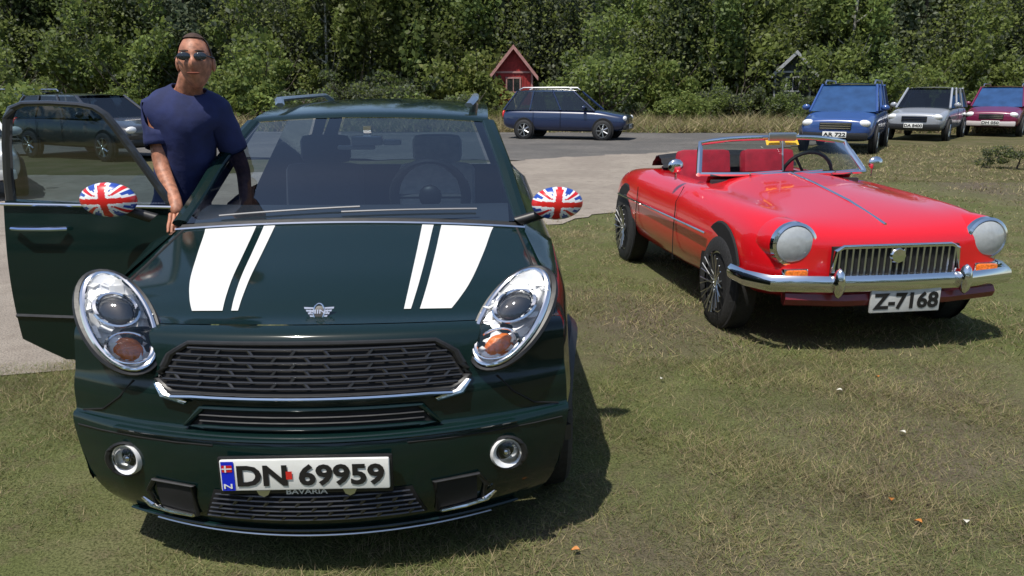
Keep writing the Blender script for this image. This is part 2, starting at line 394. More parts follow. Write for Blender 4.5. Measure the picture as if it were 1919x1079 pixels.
def fpt(x, z, off=0):
    u = interp(z, _zt)
    for _ in range(4):
        dy, zz, k, W = spl(MP, u); u = interp(z + crown(zz) * x * x, _zt)
    def at(u_):
        dy, zz, k, W = spl(MP, u_); return Vector((x, dy + k * x * x, zz - crown(zz) * x * x))
    p = at(u)
    if off:
        a = at(min(1, u + .01)) - at(max(0, u - .01)); dy, zz, k, W = spl(MP, u)
        b = Vector((1, 2 * k * x, -2 * crown(zz) * x)); nrm = b.cross(a).normalized()
        if nrm.y > 0 and nrm.z <= 0: nrm = -nrm
        if nrm.y > 0 and abs(nrm.y) > abs(nrm.z): nrm = -nrm
        p = p + nrm * off
    return p
def usub(tab, a, b): return lambda u: lerp(a, b, u)

FLAGK = {'colour': None, 'dark': None}
def flag_index(x, z):        # x, z in -1..1 : union-style cross and saltire
    if abs(x) < .13 or abs(z) < .16: return 0
    if abs(x) < .24 or abs(z) < .30: return 2
    d = abs(abs(x) - abs(z))
    if d < .10: return 0
    if d < .24: return 2
    return 1
def mirror_part(root, c, r, mats, rot=0):
    b = MB(); M = Matrix.Rotation(rot, 3, 'Y'); nu, nv = 64, 40
    def mf(a, bb):
        th = 2 * math.pi * a; ph = math.pi * bb
        if bb > .56: return 3
        return flag_index(math.sin(ph) * math.cos(th), math.sin(ph) * math.sin(th))
    b.ell(c, r, nu, nv, M, mfn=mf)
    b.tube([Vector(c) + Vector((0, r[1] * .4, -r[2] * .4)), Vector(c) + Vector((-.09 * (1 if c[0] > 0 else -1), .03, -r[2] * 1.15))], [.018, .022], 8, m=3)
    return b.build('mirror', mats, root, ang=60)

def squash(o, cx, f):
    for v in o.data.vertices: v.co.x = cx + (v.co.x - cx) * f
    return o
def make_mini(loc, rz, label, paint, ptxt, extras):
    root = thing('compact_car', label, 'car', (*loc, 0), R(rz), None)
    root.scale = (1.86, 1, 1)
    fr = lambda a: (lambda u, v: msurf(MP, lerp(a[0], a[1], u), 2 * v - 1))
    nMP = len(MP) - 1
    b = MB(); b.grid(fr((0, 11.35 / nMP)), 46, 40); b.build('front_bumper', paint, root, ang=50)
    bn = MB(); bn.grid(fr((11.42 / nMP, 1)), 34, 40); bonnet = bn.build('bonnet', paint, root, ang=60)
    cw = MB(); cw.grid(lambda u, v: msurf(MW, 0, 2 * v - 1) * (1 - u) + msurf(MP, 1, 2 * v - 1) * u - Vector((0, 0, .004)), 2, 30); cw.build('cowl', BLACKPL, root)
    tr = MB(); tr.tube([msurf(MP, 1, s / 10) + Vector((0, .004, .004)) for s in range(-10, 11)], .007, 6); tr.build('cowl_trim', CHROME, root)
    ws = MB(); ws.grid(lambda u, v: msurf(MW, u, 2 * v - 1), 16, 24); ws.build('windscreen', extras['glass'], root, ang=80)
    rf = MB(); rf.grid(lambda u, v: msurf(MR, u, 2 * v - 1), 16, 20); roof = rf.build('roof', paint, root)
    tg = MB(); tg.grid(lambda u, v: msurf(MT, .0 + .48 * u + .0, 2 * v - 1), 8, 12, skip=lambda u, v: u < .85 and .1 < v < .9); tg.grid(lambda u, v: msurf(MT, .48 + .52 * u, 2 * v - 1), 8, 12)
    tail = tg.build('tailgate', paint, root)
    rw = MB(); rw.grid(lambda u, v: msurf(MT, .48 * .85 * u, lerp(-.8, .8, v)), 6, 8); rw.build('rear_window', GLASS, tail)
    for s in (-1, 1):
        # lower side with wheel openings
        def sidep(v, q):
            yf = spl(MP, interp(lerp(.2, .9, q), _zt)); z0 = lerp(.2, .9, q)
            ys = yf[0] + yf[2] * yf[3] ** 2 - .004
            y = ys + (3.98 - ys) * v
            ztop = interp(y, [(.3, .86), (.45, .905), (.62, .955), (.85, 1.02), (1.05, 1.075), (2, 1.1), (3.6, 1.14), (4, 1.1)])
            wt = interp(y, [(.3, .455), (.6, .44), (1.05, .40), (2, .42), (3.6, .41), (4, .40)])
            z = lerp(.2, ztop, q)
            full = interp(y, [(.25, .462), (.5, .492), (.8, .505), (3.2, .505), (4, .46)])
            prof = interp(q, [(0, .93), (.2, .98), (.5, 1), (.8, .975), (.93, .93), (1, 0)])
            x = full * prof if q < .93 else lerp(full * .93, wt, (q - .93) / .07)
            return Vector((s * x, y, z))
        def sk(v, q):
            p = sidep(v, q)
            if any((p.y - cy) ** 2 + (p.z - .33) ** 2 < .36 ** 2 for cy in (.78, 3.3)): return True
            if p.z < .31 and p.y < .7: return True
            return s < 0 and extras.get('open') and 1.22 < p.y < 2.1 and p.z > .36
        sd_ = MB(); sd_.grid(sidep, 84, 26, skip=sk); sd_.build('side_panel', paint, root, ang=60)
        for cy in (.78, 3.3):
            ar = MB(); ar.tube([(s * (.497 if cy > 1 else interp(cy + .375 * math.cos(a), [(.42, .458), (.7, .488)])), cy + .375 * math.cos(a), .33 + .375 * math.sin(a)) for a in [math.pi * (.02 + .96 * k / 20) for k in range(21)]], .028, 6); ar.build('wheel_arch', BLACKPL, root)
            wheel(root, (s * .44, cy, .32), .32, .11, side=s)
        # pillars and side glass
        pA = [msurf(MW, u / 8, s * 1.0) + Vector((s * .006, .01, 0)) for u in range(9)]
        a_ = MB(); a_.tube(pA, .02, 8); a_.build('windscreen_pillar', paint, root)
        gl = MB(); gl.grid(lambda u, v: Vector((s * lerp(.40, interp(lerp(1.75, 3.7, u), [(1.7, .325), (3.7, .31)]), v), lerp(lerp(1.1, 3.8, u), lerp(1.8, 3.7, u), v), lerp(1.09, 1.515, v))), 10, 4,
                          skip=lambda u, v: s < 0 and extras.get('open') and .05 < u < .36); gl.build('side_window', GLASSD, root)
        rl = MB(); rl.tube([(s * .27, 1.95, 1.575), (s * .285, 2.05, 1.605), (s * .285, 3.3, 1.62), (s * .275, 3.45, 1.585)], .013, 6); rl.build('roof_rail', SATIN, root)
    for s in (-1, 1):
        q = MB(); q.tube([msurf(MP, lerp(11.6 / nMP, 1, t / 14), s * .955) + Vector((0, 0, .001)) for t in range(15)], .0032, 5); q.build('bonnet_gap', DARKHOLE, bonnet)
        q = MB(); q.tube([fpt(s * x, z, .0015) for x, z in ((.33, .70), (.36, .64), (.40, .585), (.448, .565))], .0028, 5); q.build('bumper_gap', DARKHOLE, root)
        q = MB(); q.tube([fpt(s * x, .53 - .02 * abs(x), .0015) for x in (.17, .24, .32, .40, .455)], .0022, 5); q.build('bumper_gap', DARKHOLE, root)
    # stripes painted on the bonnet
    def bon(x, t):   # t 0 front..1 rear
        u = lerp(12.3 / nMP, .995, t); dy, z, k, W = spl(MP, u); return Vector((x, dy + k * x * x, z - crown(z) * x * x + .003))
    for s in (-1, 1):
        for (a0, a1, b0, b1) in ((.186, .246, .212, .332), (.156, .169, .168, .194)):
            q = MB(); q.grid(lambda u, v: bon(s * lerp(lerp(a0, a1, v), lerp(b0, b1, v), u), u), 20, 4); q.build('bonnet_stripe', WHITEP, bonnet, ang=80)
    # badge: disc, ring, wings
    n0 = (fpt(0, .90, .01) - fpt(0, .90)).normalized(); bc = fpt(0, .897) + Vector((0, -.004, .005))
    up = Vector((0, .55, .83)); ri = Vector((1, 0, 0)); nn = ri.cross(up).normalized()
    T = lambda x, y, d=0: bc + ri * x + up * y + nn * d
    bg_ = MB(); bg_.lathe(bc, nn, [(.001, .007), (.019, .007), (.0225, .006), (.0225, -.01)], 24, ref=up); badge = squash(bg_.build('wing_badge', INK, bonnet), 0, .62)
    rg = MB(); rg.tube([T(.021 * math.cos(a), .03 * math.sin(a), .008) for a in [2 * math.pi * k / 24 for k in range(24)]], .003, 6, closed=True)
    for s in (-1, 1):
        for j in range(4):
            y = .016 - j * .010
            rg.prism([T(s * .021, y, .004), T(s * (.058 - j * .008), y + .002, .004), T(s * (.056 - j * .008), y - .005, .004), T(s * .021, y - .005, .004)], nn * .004)
    squash(rg.build('badge_wings', CHROME, badge), 0, .78)
    text_mb('MINI', .034, .015, lambda x, y: T(x, y, .0095)).build('badge_letters', CHROME, badge, smooth=False); squash(badge.children[-1], 0, .62)
    # upper grille
    gz0, gz1 = .678, .836
    ghw = lambda z: interp(z, [(.655, .20), (.685, .262), (.72, .275), (.80, .25), (.836, .215)])
    gr = MB(); gr.grid(lambda u, v: fpt((2 * v - 1) * ghw(lerp(gz0, gz1, u)), lerp(gz0, gz1, u), .003), 12, 24); grille = gr.build('upper_grille', DARKHOLE, root)
    outl = [(ghw(z), z) for z in [lerp(gz0, gz1, k / 8) for k in range(9)]]
    loop = [fpt(x, z, .008) for x, z in outl] + [fpt(lerp(ghw(gz1), -ghw(gz1), k / 14), gz1 + .004 * math.sin(math.pi * k / 14), .008) for k in range(1, 14)] + [fpt(-x, z, .008) for x, z in outl[::-1]] + [fpt(lerp(-ghw(gz0), ghw(gz0), k / 14), gz0, .008) for k in range(1, 14)]
    su = MB(); su.tube(loop, .009, 8, closed=True); su.build('grille_surround', extras['trim'], grille)
    cb = MB(); cb.tube([fpt(x / 100, (.672 - .004 * max(0, (abs(x) - 20) / 4)), .018) for x in range(-24, 25, 2)], .010, 8, flat=.8); cb.build('chrome_bar', CHROME, root)
    for s in (-1, 1):
        ck = MB(); ck.tube([fpt(s * .272, .70, .014), fpt(s * .255, .668, .016), fpt(s * .215, .650, .016)], [.007, .011, .006], 8); ck.build('chrome_corner', CHROME, root)
    rows = 7
    for j in range(rows):
        z = lerp(gz0 + .02, gz1 - .014, j / (rows - 1)); hw = ghw(z) - .014
        sl = MB(); pts = []
        n = 12
        for k in range(n + 1):
            x = lerp(-hw, hw, k / n); pts.append(fpt(x, z, .014))
        sl.tube(pts, .0042, 6)
        for k in range(-4, 5):       # slanted links make the honeycomb
            x = (k + (.5 if j % 2 else 0)) * .066
            if abs(x) + .02 < hw and j < rows - 1:
                sl.tube([fpt(x, z, .013), fpt(x + .010 * (1 if k % 2 else -1), z + .022, .013)], .0038, 5)
        sl.build('grille_slat', extras['slat'], grille)
    # slot below the chrome bar
    so = MB(); so.grid(lambda u, v: fpt((2 * v - 1) * lerp(.215, .185, u), lerp(.575, .632, u), .003), 4, 20); slot = so.build('air_slot', DARKHOLE, root)
    lp = [fpt(x, .572, .01) for x in np.linspace(-.22, .22, 14)] + [fpt(x, .637, .01) for x in np.linspace(.19, -.19, 14)]
    sr = MB(); sr.tube(lp, .007, 6, closed=True); sr.build('slot_surround', paint, slot)
    for zz in (.592, .612): q = MB(); q.tube([fpt(x, zz, .009) for x in np.linspace(-.195, .195, 10)], .0035, 5); q.build('slot_slat', BLACKPL, slot)
    # bumper ledge that catches the light
    le = MB(); le.tube([fpt(x, .545, .004) for x in np.linspace(-.36, .36, 24)], .011, 8, flat=.7); le.build('bumper_ledge', paint, root)
    # lower grille
    lg = MB(); lg.grid(lambda u, v: fpt((2 * v - 1) * lerp(.20, .175, u), lerp(.255, .37, u), .003), 6, 20); low = lg.build('lower_grille', DARKHOLE, root)
    for j in range(6):
        z = lerp(.268, .358, j / 5); hw = lerp(.19, .168, j / 5)
        q = MB(); q.tube([fpt(x, z, .010) for x in np.linspace(-hw, hw, 10)], .004, 5)
        for k in range(-3, 4):
            x = (k + (.5 if j % 2 else 0)) * .055
            if j < 5 and abs(x) < hw - .01: q.tube([fpt(x, z, .010), fpt(x + .008, z + .018, .010)], .0036, 5)
        q.build('grille_slat', extras['slat'], low)
    lip = MB(); lip.tube([fpt(x, .215, .006) for x in np.linspace(-.36, .36, 26)], .012, 8, flat=.6); lip.build('bumper_lip', paint, root)
    lip = MB(); lip.tube([fpt(x, .185, .008) for x in np.linspace(-.31, .31, 26)], .008, 8, flat=.6); lip.build('bumper_lip', SATIN, root)
    for s in (-1, 1):
        # brake duct beside the lower grille
        du = MB(); du.grid(lambda u, v: fpt(s * lerp(.215, .29, v), lerp(.262, .375, u), .004), 4, 6); duct = du.build('brake_duct', DARKHOLE, root)
        q = MB(); q.tube([fpt(s * x, z, .008) for x, z in ((.212, .375), (.29, .378), (.305, .33), (.295, .262), (.215, .256))], .006, 6, closed=True); q.build('duct_surround', BLACKPL, duct)
        q = MB(); q.tube([fpt(s * x, z, .014) for x, z in ((.218, .258), (.26, .262), (.30, .272), (.318, .30))], [.006, .008, .008, .004], 8); q.build('duct_trim', CHROME, duct)
        # fog lamp
        fc = fpt(s * .345, .435, .002); fn = Vector((s * .35, -.93, .1)).normalized()
        fo = MB(); fo.lathe(fc, fn, [(.001, -.012), (.03, -.006), (.044, .012), (.052, .016), (.056, .004), (.056, -.03)], 24); fog = fo.build('fog_lamp', REFLECTOR, root)
        squash(fog, fc.x, .56)
        q = MB(); q.ell(fc, (.033, .018, .046), 16, 8, Matrix.Rotation(s * R(-15), 3, 'Z')); q.build('lens', LENS, fog); squash(fog.children[-1], fc.x, .8)
        q = MB(); q.ell(fc + fn * .004, (.013, .012, .017), 12, 8); squash(q.build('bulb', CHROME, fog), fc.x, .6)
        q = MB(); q.tube([fc + Vector((.033 * math.cos(a), -.002, .06 * math.sin(a))) + fn * .006 for a in [2 * math.pi * k / 24 for k in range(24)]], .006, 6, closed=True); q.build('fog_ring', BLACKPL, fog)
        # headlamp
        hc = Vector((s * .362, 0, .890)); hc.y = fpt(s * .362, .80).y + .022
        Mx = Matrix.Rotation(R(-36), 3, 'X'); My = Matrix.Rotation(s * R(-24), 3, 'Z'); M = My @ Mx.inverted() @ Matrix.Identity(3)
        M = My @ Matrix.Rotation(R(-38), 3, 'X')
        a_, c_ = .057, .180
        E = lambda x, y, d=0: hc + M @ Vector((x, -d, y))
        h = MB(); h.grid(lambda u, v: E(a_ * v * math.cos(2 * math.pi * u), c_ * v * math.sin(2 * math.pi * u), -.035 * (1 - v * v) + .012), 36, 8)
        hl = h.build('headlamp', REFLECTOR, root, ang=60)
        q = MB(); q.tube([E(a_ * math.cos(t), c_ * math.sin(t), .008) for t in [2 * math.pi * k / 40 for k in range(40)]], .0065, 8, closed=True); q.build('headlamp_ring', CHROME, hl)
        q = MB(); q.tube([E((a_ + .009) * math.cos(t), (c_ + .013) * math.sin(t), -.004) for t in [2 * math.pi * k / 40 for k in range(40)]], .008, 6, closed=True); q.build('headlamp_seal', BLACKPL, hl)
        q = MB()
        for k in range(26):
            t = random.uniform(0, 6.28); rr = random.uniform(.35, .9); x, y = a_ * rr * math.cos(t), c_ * rr * math.sin(t)
            q.box(E(x, y, .0), (random.uniform(.01, .03), .012, random.uniform(.015, .05)), M @ Matrix.Rotation(random.uniform(-.9, .9), 3, 'Y') @ Matrix.Rotation(random.uniform(-.5, .5), 3, 'X'))
        q.build('reflector_facet', REFLECTOR, hl, smooth=False)
        q = MB(); q.ell(E(0, .035, .004), (.034, .022, .056), 20, 10, M); q.build('projector_lens', WINDK, hl)
        q = MB(); q.tube([E(.037 * math.cos(t), .035 + .062 * math.sin(t), .016) for t in [2 * math.pi * k / 28 for k in range(28)]], .006, 6, closed=True); q.build('projector_ring', CHROME, hl)
        q = MB(); q.ell(E(0, -.105, .0), (.027, .018, .044), 18, 10, M); q.build('indicator_bulb', AMBER, hl)
        q = MB(); q.tube([E(.04 * math.cos(t), -.105 + .056 * math.sin(t), .014) for t in [2 * math.pi * k / 28 for k in range(28)]], .004, 6, closed=True); q.build('indicator_ring', CHROME, hl)
        q = MB(); q.grid(lambda u, v: E(a_ * v * math.cos(2 * math.pi * u), c_ * v * math.sin(2 * math.pi * u), .042 * (1 - v * v) + .010), 36, 8); q.build('lens', LENS, hl, ang=80)
    # number plate, its frame
    pc = fpt(extras.get('pdx', -.005), .448, .018)
    fr_ = MB(); fr_.box(pc + Vector((0, .012, -.006)), (.302, .014, .132), bev=.005); fr_.build('plate_frame', BLACKPL, root)
    plate(root, pc, .292, .108, ptxt, band=BLUEB, extras_sticker=True)
    if extras.get('dealer'):
        text_mb('BAVARIA', .072, .018, lambda x, y: pc + Vector((x, .003, -.065 + y))).build('dealer_lettering', WHITEP, root, smooth=False)
        for s in (-1, 1):
            q = MB(); q.prism([pc + Vector((s * .075 + x, .003, -.057 + y)) for x, y in ((-.012, 0), (.012, 0), (.008, -.016), (0, -.024), (-.008, -.016))], (0, -.003, 0)); q.build('dealer_crest', SATIN, root)
    # wipers
    for (x0, x1) in ((-.30, .02), (-.02, .29)):
        q = MB(); q.tube([msurf(MW, .05 + .045 * (k / 6), lerp(x0, x1, k / 6) / .385) + Vector((0, -.014, .008)) for k in range(7)], .0045, 5); q.build('wiper', mat('pale_wiper_blade', (.20, .20, .21), .5, noise=.1) if extras.get('palewiper') else BLACKPL, root)  # blades in pale grey instead of black plastic
    # cabin
    q = MB(); q.box((0, 2.55, .62), (.78, 2.6, .06)); q.box((0, 3.7, .85), (.78, .06, .5)); q.build('cabin_floor', LINING, root)
    q = MB(); q.grid(lambda u, v: Vector((lerp(-.37, .37, v), 1.03 + .30 * v * (1 - v) * 0 + .34 * u + .28 * (lerp(-.37, .37, v)) ** 2, 1.085 + .06 * math.sin(math.pi * u) - .35 * max(0, u - .9))), 10, 16); q.build('dashboard', extras['dash'], root, ang=70)
    for s in (-1, 1):
        q = MB(); q.box((s * .17, 2.05, .95), (.23, .12, .62), Matrix.Rotation(R(-12), 3, 'X'), bev=.04); q.box((s * .17, 1.85, .74), (.23, .45, .14), bev=.05)
        st = q.build('seat', extras['seat'][0 if s < 0 else 1], root)
        q = MB(); q.box((s * .17, 2.16, 1.33), (.15, .09, .16), bev=.035); q.build('headrest', extras['seat'][0 if s < 0 else 1], st)
    q = MB(); q.tube([(.165 + .098 * math.cos(t), 1.60 - .03 * math.sin(t), 1.13 + .18 * math.sin(t)) for t in [2 * math.pi * k / 30 for k in range(30)]], .014, 8, closed=True)
    q.tube([(.07, 1.61, 1.13), (.26, 1.61, 1.13)], .013, 6); q.tube([(.165, 1.61, 1.13), (.165, 1.64, .95)], .012, 6); q.ell((.165, 1.60, 1.13), (.032, .03, .06), 12, 8); q.build('steering_wheel', BLACKPL, root)
    q = MB(); q.box((.0, 1.60, 1.41), (.085, .025, .048), bev=.012); q.box((.0, 1.63, 1.455), (.02, .02, .05)); q.box((.065, 1.63, 1.40), (.05, .02, .03), bev=.008); q.box((-.03, 1.62, 1.375), (.1, .02, .022), bev=.006); q.build('rear_view_mirror', SATIN, root)
    # open door, outer skin towards the viewer
    if extras.get('open'):
        hx, hy = extras.get('hx', -.425), 1.16; d = Vector((-.97, extras['swing'], 0)).normalized(); n_ = Vector((d.y, -d.x, 0)) * -1
        if n_.y > 0: n_ = -n_
        D = lambda a, z, t=0: Vector((hx, hy, 0)) + d * a + Vector((0, 0, z)) - n_ * t
        L = extras.get('L', .43)
        prof = [(.0, .50), (.05, .42), (.30, .40), (L, .52), (L + .01, .9), (L, 1.17), (.0, 1.13)]
        def bul(z): return -.03 * math.sin(math.pi * min(1, max(0, (z - .4) / .75)))
        b = MB(); b.grid(lambda u, v: D(lerp(interp(lerp(.42, 1.15, v), [(.42, .04), (.5, 0), (1.15, 0)]), interp(lerp(.42, 1.15, v), [(.42, .33), (.52, L), (1.15, L)]), u), lerp(.42, 1.15, v), bul(lerp(.42, 1.15, v))), 10, 14)
        b.prism([D(a, z, .01) for a, z in prof], n_ * -.055)
        door = b.build('door', paint, root, ang=50)
        fr2 = [D(.02, 1.14, .03), D(.06, 1.26, .03), D(.10, 1.38, .03), D(.142, 1.50, .03), D(.162, 1.55, .03), D(.185, 1.578, .03), D(.22, 1.59, .03), D(.29, 1.597, .03), D(.355, 1.595, .03), D(.385, 1.575, .03), D(.40, 1.53, .03), D(.412, 1.42, .03), D(.421, 1.28, .03), D(L - .005, 1.14, .03)]
        q = MB(); q.tube(fr2, .0125, 8); q.build('window_frame', extras['doorframe'], door)
        q = MB(); q.ngon([p + n_ * -.004 for p in fr2]); q.build('window', extras['doorglass'], door)
        q = MB(); q.tube([D(0, 1.148, -.012), D(L, 1.158, -.012)], .007, 6); q.build('belt_trim', CHROME, door)
        q = MB(); q.tube([D(.27, 1.05, -.03), D(.30, 1.052, -.055), D(.37, 1.052, -.055), D(.40, 1.05, -.03)], .010, 8); q.build('door_handle', extras.get('handle', SATIN), door)
        q = MB(); q.tube([D(0, .62, -.02), D(L, .64, -.02)], .012, 6); q.build('rub_strip', BLACKPL, door)
    for (c_, r_, mm, ro) in extras['mirrors']: mirror_part(root, c_, r_, mm, ro)
    for fn_ in extras.get('more', []): fn_(root)
    return root

NAVY = mat('blue_green_black_paint', (.0020, .0118, .0108), .6, coat=1, noise=.1, scale=400, spec=.05, coatrough=.09)

DASHB = mat('blue_grey_dash', (.05, .055, .07), .7, noise=.1)
DASHR = mat('red_dash_top', (.30, .008, .02), .5, noise=.15, scale=9)
COLF = [FLAGR, FLAGB, FLAGW, BLACKPL]; DKF = [FLAGW, FLAGD, FLAGW, BLACKPL]; SLF = [SATIN, FLAGD, SATIN, BLACKPL]; RBF = [FLAGR, FLAGB, FLAGR, BLACKPL]
DOORG = glass('door_glass_blue', (.24, .34, .40), .10); DOORG2 = glass('door_glass_smoke', (.42, .42, .36), .05)

LX = dict(glass=glass('windscreen_tinted', (.48, .58, .64), .15), trim=BLACKPL, slat=mat('gloss_black', (.02, .02, .022), .25, coat=.5, noise=.1), dash=DASHB, seat=(SEATD, SEATP), open=True, swing=.14, hx=-.425, L=.43, doorframe=mat('black_door_frame', (.02, .022, .026), .3, coat=.6, noise=.1), doorglass=DOORG,
          handle=mat('blue_chrome', (.45, .52, .70), .15, 1, noise=.05), dealer=True, palewiper=True,
          mirrors=[((-.548, 1.02, 1.20), (.064, .055, .074), COLF, R(-4)), ((.482, 1.02, 1.175), (.060, .055, .072), COLF, R(4))])
mini1 = make_mini((-.66, 2.28), 2.2, 'dark blue-black compact car with two white bonnet stripes and its door open', NAVY, 'DN 69959', LX)

# ---------------------------------------------------------------- roadsters
def make_roadster(loc, rz, S, paint, label, ptxt, plx, o_):
    """natural size roadster, nose towards -y; S is a matrix giving its size and stance"""
    root = thing('roadster', label, 'car', (*loc, 0), R(rz), None)
    ST = [  # y, w, zb, zmid, zf(fender), zc(centre)
        (.03, .56, .40, .50, .60, .60), (.05, .62, .36, .50, .68, .675), (.14, .69, .31, .50, .735, .715), (.35, .735, .26, .50, .78, .765), (.75, .75, .22, .5, .80, .825), (1.2, .755, .21, .5, .815, .875), (1.5, .758, .20, .5, .825, .90),
        (1.56, .758, .20, .5, .825, .90), (2.0, .76, .20, .5, .82, .86), (2.5, .76, .2, .5, .825, .86), (2.72, .758, .2, .5, .83, .86), (2.78, .757, .2, .5, .83, .86), (3.1, .745, .24, .5, .81, .83), (3.5, .71, .3, .5, .77, .77), (3.78, .64, .36, .5, .69, .69), (3.86, .56, .42, .5, .60, .60)]
    def ring(st):
        y, w, zb, zm, zf, zc = st
        h = [(0, zb), (w * .7, zb), (w * .95, zb + .06), (w, zm), (w * .985, zf - .13), (w * .92, zf - .035), (w * .80, zf + .004), (w * .66, zf - .006), (w * .50, lerp(zf, zc, .55)), (w * .25, lerp(zf, zc, .92)), (0, zc)]
        return [Vector((x, y, z)) for x, z in h] + [Vector((-x, y, z)) for x, z in h[-2:0:-1]]
    rings = [ring(s) for s in ST]; n = len(rings[0]); b = MB(); vs = [v for r in rings for v in r]; fs = []
    for i in range(len(rings) - 1):
        for k in range(n):
            if 7 <= i <= 9 and 7 <= k <= 12: continue
            fs.append((i * n + k, i * n + (k + 1) % n, (i + 1) * n + (k + 1) % n, (i + 1) * n + k))
    fs.append(tuple(range(n))); fs.append(tuple((len(rings) - 1) * n + k for k in range(n)))
    b.add(vs, fs); body = b.build('body', paint, root, S, ang=70, sub=2)
    bp = lambda m, nm, mt, par=root, **k: m.build(nm, mt, par, S, **k)
    q = MB(); q.tube([(0, .16, .722), (0, .6, .805), (0, 1.1, .867), (0, 1.48, .9)], .008, 6); bp(q, 'bonnet_strip', CHROME)
    # cockpit
    q = MB(); q.box((0, 2.14, .40), (1.05, 1.16, .04)); q.box((0, 2.74, .62), (1.05, .04, .46)); q.box((0, 1.55, .62), (1.05, .04, .46))
    for s in (-1, 1): q.box((s * .53, 2.14, .60), (.03, 1.16, .42))
    bp(q, 'cockpit', LINING)
    for s in (-1, 1):
        q = MB(); q.box((s * .26, 2.5, .72), (.42, .14, .56), Matrix.Rotation(R(-14), 3, 'X'), bev=.05); q.box((s * .26, 2.22, .50), (.42, .46, .16), bev=.05); bp(q, 'seat', o_['seat'])
    q = MB(); q.grid(lambda u, v: Vector((lerp(-.52, .52, v), 1.56 + .12 * u, .905 - .10 * u * u)), 4, 8); bp(q, 'dashboard', o_['dash'])
    q = MB(); q.tube([(.27 + .19 * math.cos(t), 1.82 - .05 * math.sin(t), .84 + .18 * math.sin(t)) for t in [2 * math.pi * k / 26 for k in range(26)]], .014, 6, closed=True)
    for a in (0, 2.1, 4.2): q.tube([(.27, 1.84, .84), (.27 + .19 * math.cos(a), 1.82, .84 + .18 * math.sin(a))], .01, 5)
    bp(q, 'steering_wheel', BLACKPL)
    if o_.get('hood'):
        q = MB(); q.grid(lambda u, v: Vector((lerp(-.55, .55, v), 2.62 + .34 * u, .85 + .12 * math.sin(math.pi * u) * (1 - .3 * (2 * v - 1) ** 2) + .01 * math.sin(30 * u))), 12, 14); bp(q, 'folded_hood', BLACKPL)
    # windscreen
    wb, wt, zt = .60 * o_.get('wsw', 1), .53 * o_.get('wsw', 1), o_.get('wst', 1.22)
    def wpt(s, t): x = s * lerp(wb, wt, t); return Vector((x, lerp(1.50, 1.74, t) + .25 * x * x, lerp(.885, zt, t) - .04 * abs(s) ** 3 * t))
    q = MB(); q.tube([wpt(-1, t / 6) for t in range(7)] + [wpt(s / 8, 1) for s in range(-7, 8)] + [wpt(1, 1 - t / 6) for t in range(7)], .019, 8)
    q.tube([wpt(s / 8, .02) for s in range(-8, 9)], .015, 6); fr = bp(q, 'windscreen_frame', CHROME)
    q = MB(); q.grid(lambda u, v: wpt(2 * v - 1, u), 6, 12); bp(q, 'windscreen_glass', glass('roadster_screen', (.70, .74, .70), 0), fr)
    q = MB(); q.box((0, 1.66, 1.14), (.2, .03, .06), bev=.012); q.tube([(0, 1.66, 1.14), (0, 1.6, .9)], .006, 5); bp(q, 'interior_mirror', SATIN)
    if o_.get('sticker'):
        for x in (-.05, .09): q = MB(); q.add([wpt((x + a) / .55, t) + Vector((0, -.012, 0)) for a, t in ((-.05, .80), (.05, .80), (.05, .94), (-.05, .94))], [(0, 1, 2, 3)]); bp(q, 'yellow_sticker', mat('yellow_sticker', (.70, .45, .03), .5, noise=.08), smooth=False)
    for k in (-1, 0, 1):
        q = MB(); q.tube([Vector((k * .3, 1.43, .905)), wpt(k * .5 + .05, .05) + Vector((0, -.02, 0)), wpt(k * .5 + .42, .1) + Vector((0, -.02, 0))], .007, 5); bp(q, 'wiper', CHROME)
    for s in (-1, 1):
        q = MB(); q.tube([(s * .72, 1.72, .84), (s * .72, 1.72, .90)], .008, 6); q.ell((s * .73, 1.70, .94), (.055, .03, .05), 12, 8); bp(q, 'door_mirror', CHROME)
        q = MB(); q.tube([(s * .757, 1.58, .28), (s * .762, 1.58, .5), (s * .752, 1.58, .70), (s * .70, 1.58, .806)], .003, 4); bp(q, 'door_gap', DARKHOLE); q = MB(); q.tube([(s * .757, 2.6, .30), (s * .763, 2.6, .5), (s * .752, 2.6, .70)], .003, 4); bp(q, 'door_gap', DARKHOLE)
        q = MB(); q.tube([(s * .766, .9, .58), (s * .772, 1.7, .585), (s * .766, 3.2, .58)], .008, 6); bp(q, 'side_trim', CHROME)
        for cy in (.70, 3.05):
            q = MB(); q.lathe((s * .70, cy, .34), (s, 0, 0), [(.001, .04), (.335, .04), (.345, .03)], 28); bp(q, 'wheel_well', DARKHOLE)
            wheel(root, (s * .672, cy, .30), .30, .16, S, wire=True, side=s)
        # headlamp
        hc = Vector((s * .555, .10, .635)); ax = Vector((0, -1, .06))
        q = MB(); q.lathe(hc, ax, [(.14, -.16), (.128, .0), (.118, .028)], 28); bp(q, 'headlamp_shell', paint)
        q = MB(); q.lathe(hc, ax, [(.128, .005), (.124, .04), (.108, .048), (.10, .03), (.05, .0), (.001, -.01)], 28); hl = bp(q, 'headlamp', CHROME)
        q = MB(); q.lathe(hc, ax, [(.102, .036), (.06, .012), (.02, .004), (.001, .004)], 24); bp(q, 'reflector', REFLECTOR, hl)
        q = MB(); q.lathe(hc, ax, [(.104, .042), (.08, .062), (.04, .074), (.001, .078)], 28); bp(q, 'lens', o_.get('lens', LENS), hl)
        # side lamp under the headlamp
        q = MB(); q.box((s * .55, .035, .47), (.12, .06, .06), bev=.015); il = bp(q, 'indicator', AMBER)
        q = MB(); q.box((s * .55, .05, .47), (.14, .05, .076), bev=.015); bp(q, 'indicator_base', CHROME, il)
    # grille
    gx0, gx1 = o_.get('grille', (-.36, .36)); z0, z1 = .455, .625
